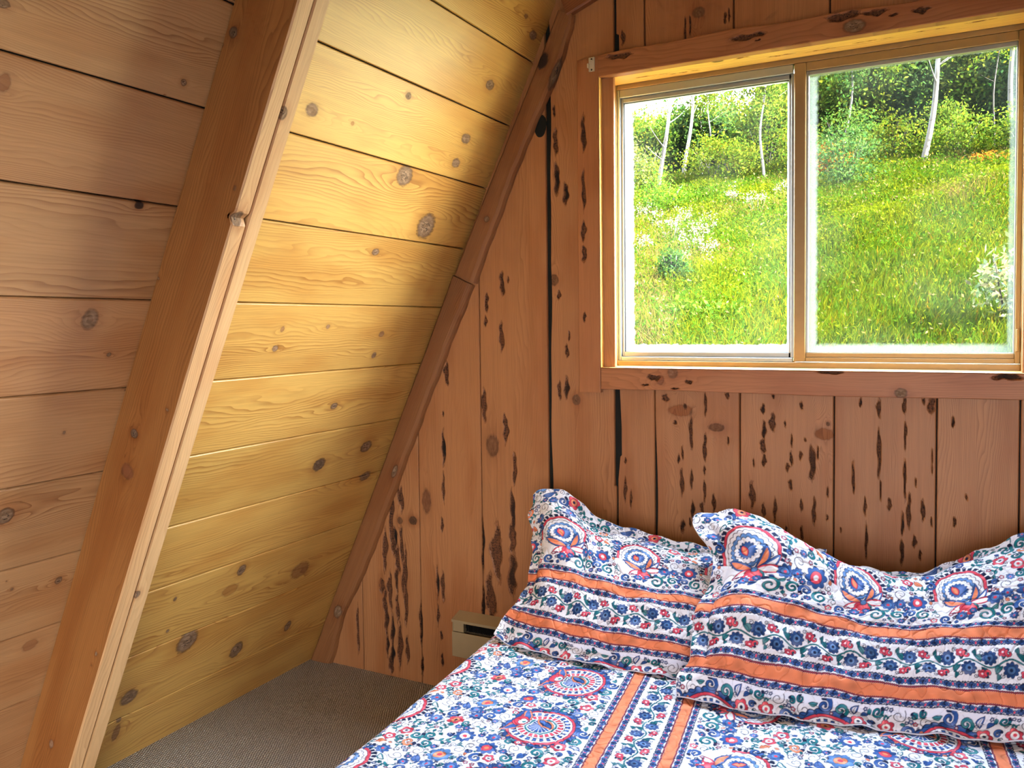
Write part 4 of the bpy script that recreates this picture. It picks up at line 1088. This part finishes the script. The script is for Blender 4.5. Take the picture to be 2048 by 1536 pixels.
# ------------------------------------------------------------------ outside: hillside meadow with aspens and bushes
def terr(x, y):
    x = np.asarray(x, float); y = np.asarray(y, float)
    z = -1 + .28 * np.minimum(y, 27) + .10 * np.maximum(y - 27, 0) + np.where(y > 24, .06 * np.minimum(y - 24, 3), 0)
    z = z + np.where(x > -.20 * (y + 2.85), .5, .12) * np.maximum(y - 36, 0)
    z = z - 1.1 * np.maximum(x - (1.2 + .14 * (y + 2.85)), 0)      # cut away on the unseen right to let low glow indoors
    return z + .02 * (x + 3) * np.clip(y / 20, 0, 1) + .06 * np.sin(x * 1.3 + y * .7) + .04 * np.sin(x * 2.9 - y * 1.7)
def leaf_mat(name, transl=.45, rough=.6, gain=.145):
    t = NT(name)
    c = t.attr('tint').outputs['Color']
    g = t.n('ShaderNodeVectorMath', {0: c, 'Scale': gain}, operation='SCALE').outputs[0]
    d = t.n('ShaderNodeBsdfDiffuse', {0: g})
    tr = t.n('ShaderNodeBsdfTranslucent', {0: t.mix(1., g, (1.25, 1.15, .55), 'MULTIPLY')})
    return t.out(t.n('ShaderNodeMixShader', {0: transl, 1: d.outputs[0], 2: tr.outputs[0]}).outputs[0])
M_LEAF = leaf_mat('leaf', gain=.32); M_GRASS = leaf_mat('grass_blade', .5); M_BLOS = leaf_mat('blossom', .3)
t = NT('meadow_soil'); co = t.n('ShaderNodeTexCoord').outputs['Object']
M_SOIL = t.out(t.n('ShaderNodeBsdfDiffuse', {0: t.mix(t.noise(co, 1.2, 4.), (.010, .017, .002), (.030, .036, .004))}).outputs[0])
t = NT('aspen_bark'); co = t.n('ShaderNodeTexCoord').outputs['Object']; a_, b_, c_ = t.sep(co)[:3]
mk_ = t.noise(t.comb(t.math('MULTIPLY', a_, 3.), t.math('MULTIPLY', b_, 3.), t.math('MULTIPLY', c_, 7.)), 1.6, 4., .7)
M_BARK = t.out(t.n('ShaderNodeBsdfPrincipled', {'Base Color': t.mix(t.sstep(mk_, .56, .66), (.085, .085, .078), (.008, .007, .006)), 'Roughness': .8}).outputs[0])
M_TWIG = simple('grey_bark', (.016, .013, .010), .9, noise=.3, scale=12)

gx, gy = np.meshgrid(np.linspace(-45, 40, 130), np.concatenate([np.linspace(.6, 30, 110), np.linspace(31, 60, 20)]), indexing='ij')
hill = struct(mk('hillside', np.stack([gx, gy, terr(gx, gy)], -1), grid_q(130, 130)[:, ::-1], M_SOIL, smooth=True))

def leaves(acc, P, size, tint, up=.3, elong=1.5):
    """diamond leaves at P with random facing"""
    n = len(P); size = np.broadcast_to(size, n)
    nrm = rng.normal(size=(n, 3)); nrm[:, 2] += up; nrm /= np.linalg.norm(nrm, axis=1, keepdims=True)
    a = np.cross(nrm, rng.normal(size=(n, 3))); a /= np.linalg.norm(a, axis=1, keepdims=True); b = np.cross(nrm, a)
    s = size[:, None] * .5
    V = np.stack([P - a * s * elong, P + b * s * .8, P + a * s * elong, P - b * s * .8], 1)
    q = np.arange(n * 4).reshape(n, 4)
    acc.add(V.reshape(-1, 3), q, tint=np.repeat(np.concatenate([tint, np.ones((n, 1))], 1), 4, 0))
def tints(n, base, var=.25, warm=0.):
    c = np.array(base)[None] * np.exp(rng.normal(0, var, (n, 1)))
    k = rng.uniform(0, 1, (n, 1)); c = c * (1 - .0 * k)
    c[:, 0] *= np.exp(rng.normal(warm, .22, n)); return np.clip(c, 0, .9)
def tube(acc, pts, r0, r1, k=7, ring0=None):
    pts = np.asarray(pts, float); n = len(pts)
    tn = np.gradient(pts, axis=0); tn /= np.linalg.norm(tn, axis=1, keepdims=True)
    ref = np.array([.31, .9, .2]); a = np.cross(tn, ref); a /= np.linalg.norm(a, axis=1, keepdims=True); b = np.cross(tn, a)
    rad = np.linspace(r0, r1, n); th = np.arange(k) / k * 2 * math.pi
    V = pts[:, None] + rad[:, None, None] * (np.cos(th)[None, :, None] * a[:, None] + np.sin(th)[None, :, None] * b[:, None])
    if ring0 is None:
        acc.add(V.reshape(-1, 3), grid_q(n, k, True), ngons=[list(range((n - 1) * k, n * k))]); return acc.n - n * k
    q = grid_q(n, k, True) - k; q = np.where(q < 0, q + k + ring0 - acc.n, q)      # grow out of an existing ring
    acc.add(V[1:].reshape(-1, 3), q, ngons=[list(range((n - 2) * k, (n - 1) * k))])
def blob_pts(n, c, r, clumps, spread=.32):
    """points gathered in clumps inside an ellipsoid"""
    c = np.array(c); r = np.array(r)
    d = rng.normal(size=(clumps, 3)); d /= np.linalg.norm(d, axis=1, keepdims=True)
    cc = c + d * r * rng.uniform(.35, .95, (clumps, 1))
    i = rng.integers(0, clumps, n)
    return cc[i] + rng.normal(size=(n, 3)) * r * spread * .6
def tree(name, base, top, height, label, cat='tree', group=None, bark=None, r0=.075, crown=(1.5, 1.5, 2.2), czf=.72, nl=2600, lsz=.085, base_tint=(.10, .16, .02), warm=0., branches=6, clumps=34, bent=0.):
    base = np.array(base, float); base[2] = terr(base[0], base[1]) - .05
    top = np.array(top, float); dirn = (top - base); dirn /= dirn[2]
    root = empty(name, tuple(base)); tag(root, label, cat, group)
    ts = np.linspace(0, 1, 14)
    P = base[None] + dirn[None] * (ts * height)[:, None]
    P[:, 0] += bent * np.sin(ts * 3.1) + .05 * np.sin(ts * 9 + base[0]); P[:, 1] += .05 * np.sin(ts * 7 + base[0] * 2)
    acc = Acc(); st0 = tube(acc, P, r0, r0 * .3)
    for k in range(branches):
        f = rng.uniform(.3, .95); ip = int(f * 13); p = P[ip]; a = rng.uniform(0, 6.28); L = crown[0] * rng.uniform(.5, 1.)
        q = np.linspace(0, 1, 6)[:, None]
        tube(acc, p + q * np.array([math.cos(a) * L, math.sin(a) * L, L * .5]) + np.array([0, 0, .2 * L]) * q ** 2, r0 * .28, r0 * .06, 7, ring0=st0 + 7 * ip)
    tr = acc.build('trunk', bark or M_BARK, smooth=True); inv_parent2(tr, root)
    cc = base + dirn * height * czf
    pts = blob_pts(nl, cc, crown, clumps)
    pts[:, 2] = np.maximum(pts[:, 2], terr(pts[:, 0], pts[:, 1]) + .1)
    acc = Acc(); leaves(acc, pts, rng.uniform(.7, 1.3, nl) * lsz, tints(nl, base_tint, .3, warm))
    cr = acc.build('crown', M_LEAF); inv_parent2(cr, root)
    return root
G1 = (.125, .21, .030); G2 = (.165, .24, .026); G3 = (.075, .155, .045); G4 = (.19, .235, .022)
# aspens with white trunks that can be told apart
tree('aspen_tree', (-8.85, 25.0, 0), (-8.45, 25.0, 9.1), 5.2, 'aspen with the thickest white trunk seen through the clear left pane', r0=.085, crown=(.9, .9, .9), czf=.86, nl=900, branches=3)
tree('aspen_tree', (-8.63, 27.2, 0), (-8.32, 27.2, 9.8), 5.2, 'slim white aspen just right of the thickest trunk in the left pane', r0=.075, crown=(1., .9, .9), czf=.85, nl=900, branches=4, bent=.08)
tree('aspen_tree', (-8.68, 29.7, 0), (-8.61, 29.7, 8.9), 3.6, 'short thin aspen stem, nearest right of the two white trunks', r0=.035, crown=(.7, .7, .8), czf=.9, nl=600, branches=2)
tree('aspen_tree', (-8.05, 28.6, 0), (-8.1, 28.6, 9.1), 3.8, 'thin pale aspen under an arching branch in the left pane', r0=.04, crown=(.8, .7, .9), czf=.9, nl=700, branches=3, bent=.1)
tree('aspen_tree', (-8.5, 32., 0), (-8.44, 32., 11.3), 4.6, 'distant white aspen rising to the sky gap in the left pane', r0=.06, crown=(.9, .8, 1.1), czf=.85, nl=800, branches=3)
tree('aspen_tree', (-5.35, 24.9, 0), (-5.29, 24.9, 8.25), 4.2, 'lone slender aspen near the right edge of the left pane', r0=.05, crown=(1.3, 1., 1.2), czf=.86, nl=1500, branches=4, bent=-.06)
tree('aspen_tree', (-.69, 24.9, 0), (-.32, 24.9, 9.4), 6.6, 'tall leaning white aspen in the middle of the right pane', r0=.095, crown=(1.5, 1.2, 1.6), czf=.95, nl=1200, branches=4, bent=.05)
tree('aspen_tree', (1.56, 26.2, 0), (1.66, 26.2, 9.2), 6.6, 'white aspen trunk at the right edge of the right pane', r0=.085, crown=(1.2, 1.2, 1.6), czf=.95, nl=1100, branches=3)
tree('aspen_tree', (-3.12, 27.1, 0), (-3.03, 27.1, 8.2), 4.4, 'grey white aspen stem among teal leaves at the left of the right pane', r0=.05, crown=(1.1, .9, 1.3), czf=.8, nl=1700, base_tint=G3, branches=4, bent=.06)
tree('aspen_tree', (1.12, 25.8, 0), (1.17, 25.8, 7.6), 4.6, 'thin dark stemmed sapling beside the right edge trunk', bark=M_TWIG, r0=.028, crown=(.9, .8, 1.2), czf=.8, nl=1000, base_tint=G2, branches=3)
tree('fallen_tree', (-2.9, 31., 0), (-1.6, 31., 8.), 4.4, 'dark dead trunk leaning among the trees behind the right pane', bark=M_TWIG, r0=.07, crown=(.4, .4, .5), czf=.6, nl=40, branches=2)
# the dense wood behind
kinds = [('dense green aspen crown in the wood behind the meadow', G1, 0.), ('yellow green leafy tree in the wood behind the meadow', G2, .1), ('dark green bushy tree in the wood behind the meadow', G3, 0.)]
kk = 0
for row, (yy0, n, hgt) in enumerate(((29.5, 11, 3.6), (33., 12, 5.), (38., 12, 6.5))):
    for i in range(n):
        f = (i + .5) / n
        xl, xr = -.42 * (yy0 + 2.85), .13 * (yy0 + 2.85)
        x = xl + (xr - xl) * f + rng.uniform(-.4, .4); y = yy0 + rng.uniform(-1., 1.2)
        right = x > -.17 * (yy0 + 2.85)
        if not right: H = min(hgt * rng.uniform(.85, 1.1), (1.5 + .275 * (y + 2.85)) - float(terr(x, y)) + rng.uniform(-.5, .1))
        else: H = hgt * 1.35 * rng.uniform(.9, 1.15)
        H = max(H, 1.6); k = int(rng.integers(0, 3)); lb, ti, wm = kinds[k]
        tree('broadleaf_tree', (x, y, 0), (x + .1, y, 20), H, lb, group='wood behind the meadow', bark=M_TWIG, r0=.05, crown=(1.35, 1., H * .46), czf=.52, nl=int(2600 + 650 * H), lsz=.11, base_tint=ti, warm=wm, branches=4, clumps=40)
for i in range(7):      # the wood carries on to the left of the window's view
    y = 27.5 + rng.uniform(0, 6); x = -(.48 + .11 * i) * (y + 2.85)
    tree('broadleaf_tree', (x, y, 0), (x + .1, y, 20), rng.uniform(4, 6), kinds[0][0], group='wood behind the meadow', bark=M_TWIG, r0=.05, crown=(1.7, 1.2, 2.4), czf=.52, nl=3200, lsz=.12, base_tint=G1, branches=3)
# bushes
def bush(label, x, y, r, h, ti, n=1800, lsz=.06, group=None, warm=0., name='shrub', mat=None, elong=1.5):
    z = float(terr(x, y)); root = empty(name, (x, y, z)); tag(root, label, 'shrub', group)
    acc = Acc()
    for k in range(7):
        a = rng.uniform(0, 6.28); q = np.linspace(0, 1, 5)[:, None]
        tube(acc, np.array([x, y, z - .03]) + q * np.array([math.cos(a) * r * .6, math.sin(a) * r * .6, h * .8]), .014, .004, 5, ring0=None if k == 0 else 0)
    s = acc.build('stem', M_TWIG, smooth=True); inv_parent2(s, root)
    P = blob_pts(n, (x, y, z + h * .5), (r, r, h * .5), 24, .38); P[:, 2] = np.maximum(P[:, 2], terr(P[:, 0], P[:, 1]) + .03)
    acc = Acc(); leaves(acc, P, rng.uniform(.6, 1.3, n) * lsz, tints(n, ti, .28, warm), elong=elong)
    f = acc.build('foliage', mat or M_LEAF); inv_parent2(f, root); return root
bush('dark green round bush low in the middle of the left pane', -4.05, 10.6, .30, .75, (.045, .11, .025), 1500, .045)
bush('glossy pale leaved bush low at the right of the right pane', .62, 8.6, .42, 1.05, (.22, .28, .17), 620, .055, elong=1.9)
bush('teal leaved sapling at the left of the right pane', -2.55, 21.4, 1.0, 1.7, (.07, .15, .045), 2400, .065)
bush('tall teal leaved bush behind the sapling in the right pane', -2.75, 24.6, 1.0, 2.1, (.075, .16, .04), 2200, .07)
bush('rusty orange bush on the hill, left in the right pane', -3.1, 23.6, .7, 1.1, (.30, .13, .02), 900, .06)
bush('rusty patch of leaves on the hill, right in the right pane', .9, 23.6, .6, .45, (.34, .14, .025), 600, .06)
bush('grey green willow bush at the far left of the left pane', -9.6, 22.5, 1.1, 2.6, (.12, .16, .06), 2600, .07)
bush('bright green bush under the thickest aspen trunk', -7.2, 20.2, .9, 1.1, (.09, .20, .02), 1800, .06)
bush('broad leaved green weed patch low in the left pane', -3.0, 8.6, .5, .32, (.10, .22, .03), 700, .07)
for (x, y, r, h) in ((-6.4, 25.6, 1., 1.5), (-7.4, 26.4, 1.1, 1.5), (-4.4, 26.2, 1., 1.7), (-1.6, 25.9, 1., 1.5), (.3, 25.4, .9, 1.3), (-.2, 26.6, 1., 1.9), (1.9, 24.8, .9, 1.4), (-9.8, 26., 1.2, 1.8), (2.7, 26.5, 1.1, 1.8), (-5.8, 28., 1., 2.2)):
    bush('yellow green bush at the edge of the wood', x, y, r, h, G2 if rng.random() < .5 else G1, 1700, .075, group='bushes along the edge of the wood')
# white flowering weeds
for (x, y) in ((-6.1, 16.6), (-5.6, 17.2), (-4.7, 15.4), (-5.3, 14.8), (-6.9, 15.8), (-4.4, 13.2), (-5.5, 12.9), (-4.0, 17.4), (-7.2, 18.6), (-3.8, 20.), (-5.0, 19.5), (-3.9, 11.9)):
    z = float(terr(x, y)); root = empty('wildflower_clump', (x, y, z)); tag(root, 'white flowering weed standing in the meadow, seen through the left pane', 'wildflower', 'white flowering weeds in the meadow')
    acc = Acc(); heads = []
    for k in range(9):
        dx, dy = rng.normal(0, .22, 2); h = rng.uniform(.35, .65); q = np.linspace(0, 1, 4)[:, None]
        tube(acc, np.array([x, y, z - .02]) + q * np.array([dx, dy, h]), .006, .003, 4, ring0=None if k == 0 else 0); heads.append((x + dx, y + dy, z + h))
    s = acc.build('stem', M_TWIG); inv_parent2(s, root)
    P = np.repeat(np.array(heads), 16, 0) + rng.normal(0, .05, (len(heads) * 16, 3)); acc = Acc()
    leaves(acc, P, .036, tints(len(P), (.62, .62, .56), .08)); b = acc.build('blossoms', M_BLOS); inv_parent2(b, root)
# meadow grass and weeds: uncountable, one object
def wedge(n, y0, y1, pw=1.):
    y = y0 + (y1 - y0) * rng.uniform(0, 1, n) ** pw
    f = rng.uniform(0, 1, n); f = np.where(rng.uniform(0, 1, n) < .14, -1.5 * f, f); x = (-.46 + .66 * f) * (y + 2.85); return x, y
acc = Acc()
n = 255000
x, y = wedge(n, 5.2, 27.5, .9); z = terr(x, y)
dist = y + 2.85
patch = np.sin(x * .9 + y * .5) + np.sin(x * 1.7 - y * 1.1 + 2) + .7 * np.sin(x * 3.1 + y * 2.3)
mown = ((y < 11.3 + (x + 2.7) * 2.2 + rng.normal(0, .7, n)) & (x > -2.5 + rng.normal(0, .35, n))).astype(float)
h = rng.uniform(.16, .42, n) * (1 - .35 * mown) * (1 + .15 * patch * .3)
wd = .0019 * dist ** .55 * rng.uniform(.7, 1.3, n)
lean = rng.normal(0, .35, (n, 2)) * h[:, None] + np.array([.04, 0]) * mown[:, None]
a = rng.uniform(0, math.pi, n)
B = np.stack([x, y, z - .01], -1); s = np.stack([np.cos(a), np.sin(a), 0 * a], -1) * wd[:, None]
T = B + np.stack([lean[:, 0], lean[:, 1], h], -1); Md = B + np.stack([lean[:, 0] * .3, lean[:, 1] * .3, h * .6], -1)
V = np.stack([B - s, B + s, Md + s * .8, Md - s * .8, T], 1)
i5 = np.arange(n)[:, None] * 5
g_y = np.array([.25, .31, .018]); g_g = np.array([.11, .23, .022]); g_t = np.array([.36, .28, .10]); g_o = np.array([.34, .20, .02])
k = rng.uniform(0, 1, n) + patch * .10
tan_ = ((x < -.30 * dist) | (np.sin(x * 1.3 + 1) + np.sin(y * 1.1) > 1.1)) & (mown < .5)
c = np.where((k > .55)[:, None], g_y, g_g); c = np.where((tan_ & (rng.uniform(0, 1, n) < .5))[:, None], g_t, c)
c = np.where(((mown > .5) & (rng.uniform(0, 1, n) < .05))[:, None], g_o, c); c = c * np.exp(rng.normal(0, .25, (n, 1)))
tint = np.repeat(np.concatenate([np.clip(c, 0, .9), np.ones((n, 1))], 1), 5, 0)
acc.add(V.reshape(-1, 3), np.concatenate([np.stack([i5[:, 0], i5[:, 0] + 1, i5[:, 0] + 2, i5[:, 0] + 3], -1)]), tint=tint)
acc2 = Acc(); acc2.add(V[:, 2:].reshape(-1, 3), np.arange(n * 3).reshape(n, 3), tint=tint.reshape(n, 5, 4)[:, 2:].reshape(-1, 4))
Vw = V; 
n2 = 132000
x, y = wedge(n2, 5.5, 27., .9); keep = ~((y < 11.3 + (x + 2.7) * 2.2) & (x > -2.5 + rng.normal(0, .35, n2)) & (rng.uniform(0, 1, n2) < .8)); x, y = x[keep], y[keep]; n2 = len(x)
P = np.stack([x, y, terr(x, y) + rng.uniform(.02, .42, n2)], -1)
pt = np.sin(x * 1.1 - y * .6) + np.sin(x * 2.3 + y * 1.5)
c = np.where((pt + rng.normal(0, .8, n2) > .2)[:, None], np.array([.21, .29, .018]), np.array([.09, .21, .02]))
c = np.where((rng.uniform(0, 1, n2) < .10)[:, None], np.array([.40, .36, .17]), c); c = c * np.exp(rng.normal(0, .3, (n2, 1)))
leaves(acc, P, rng.uniform(.014, .028, n2) * (1 + y / 16), np.clip(c, 0, .9), elong=1.7)
grass = acc.build('meadow_grass', M_GRASS); grass['kind'] = 'stuff'
tips = acc2.build('tips', M_GRASS, parent=grass)
tag(grass, 'yellow green meadow grass and weeds on the hillside outside the window', 'grass')

# ------------------------------------------------------------------ daylight, camera, view
SUN_DIR = Vector((.80, -.02, .62)).normalized()
sun = bpy.data.lights.new('sun', 'SUN'); sun.energy = 130.; sun.angle = R(.6); sun.color = (1., .95, .84)
so = bpy.data.objects.new('sun', sun); COL.objects.link(so); so.rotation_euler = (-SUN_DIR).to_track_quat('-Z', 'Y').to_euler()
w = bpy.data.worlds.new('sky'); scn.world = w; w.use_nodes = True
nt = w.node_tree; nt.nodes.clear()
class WT(NT):
    def __init__(s, tree): s.t = tree
t = WT(nt)
dr = t.n('ShaderNodeVectorMath', {0: t.n('ShaderNodeTexCoord').outputs['Generated']}, operation='NORMALIZE').outputs[0]
sx, sy, sz = t.sep(dr)[:3]
dt = t.n('ShaderNodeVectorMath', {0: dr, 1: tuple(SUN_DIR)}, operation='DOT_PRODUCT').outputs['Value']
au = t.math('POWER', t.math('MAXIMUM', dt, 0.), 3.)
skyc = t.mix(t.sstep(sz, -.05, .7), (1., .965, .80), (.62, .80, 1.))
back = t.sstep(sy, .1, -.5)
skyc = t.mix(back, skyc, (1., .95, 1.))
k = t.math('ADD', t.math('MULTIPLY', back, -29.2), 34.)
base = t.n('ShaderNodeVectorMath', {0: skyc, 'Scale': k}, operation='SCALE').outputs[0]
low = t.sstep(sz, .02, -.12)
base = t.mix(low, base, t.mix(t.sstep(sy, .05, -.15), (11., 10.6, 5.6), (1.1, 1.05, 1.0)))  # added glow below the horizon, to light the upper slope wall
aur = t.n('ShaderNodeVectorMath', {0: (1., .93, .78), 'Scale': t.math('MULTIPLY', au, 30.)}, operation='SCALE').outputs[0]
tot = t.n('ShaderNodeVectorMath', {0: base, 1: aur}, operation='ADD').outputs[0]
bg = t.n('ShaderNodeBackground', {0: tot, 1: 1.})
t.n('ShaderNodeOutputWorld', {0: bg.outputs[0]})

def portal(name, loc, rot, sx_, sy_):
    l = bpy.data.lights.new(name, 'AREA'); l.shape = 'RECTANGLE'; l.size = sx_; l.size_y = sy_; l.cycles.is_portal = True
    o = bpy.data.objects.new(name, l); COL.objects.link(o); o.location = loc; o.rotation_euler = rot
portal('window_daylight', ((WX0 + WX1) / 2, .22, (WZ0 + WZ1) / 2), (R(-90), 0, 0), WX1 - WX0, WZ1 - WZ0)
portal('rear_fill_daylight', ((RX0 + RX1) / 2, REAR - .14, RZ1 / 2), (R(90), 0, 0), RX1 - RX0, RZ1)  # portal for the added rear fill opening

cam = bpy.data.cameras.new('camera'); co_ = bpy.data.objects.new('camera', cam); COL.objects.link(co_)
cam.sensor_width = 36.; cam.lens = 1655.95 * 36 / 2048; cam.shift_y = -(768 - 719.93) / 2048; cam.clip_start = .02; cam.clip_end = 400
yaw, pit, rol = .4841816, -.0421736, -.0117188
r_ = np.array([math.cos(yaw), math.sin(yaw), 0]); f_ = np.array([-math.sin(yaw), math.cos(yaw), 0]); u_ = np.array([0, 0, 1.])
f2 = f_ * math.cos(pit) + u_ * math.sin(pit); u2 = u_ * math.cos(pit) - f_ * math.sin(pit)
r3 = r_ * math.cos(rol) + u2 * math.sin(rol); u3 = u2 * math.cos(rol) - r_ * math.sin(rol)
M4 = Matrix.Identity(4)
for i in range(3): M4[i][0], M4[i][1], M4[i][2] = r3[i], u3[i], -f2[i]
M4.translation = Vector((0, -2.8476, 1.5)); co_.matrix_world = M4
scn.camera = co_
vs = scn.view_settings
scn.display_settings.display_device = 'sRGB'
vs.view_transform = 'Standard'; vs.look = 'None'; vs.gamma = 1.; vs.use_curve_mapping = False; vs.exposure = .50
cy = scn.cycles
cy.use_denoising = True; cy.use_light_tree = False
cy.use_adaptive_sampling = True; cy.adaptive_threshold = .06; cy.adaptive_min_samples = 12
cy.max_bounces = 4; cy.diffuse_bounces = 3; cy.glossy_bounces = 3; cy.transmission_bounces = 4; cy.transparent_max_bounces = 24
cy.caustics_reflective = False; cy.caustics_refractive = False; cy.sample_clamp_indirect = 12.
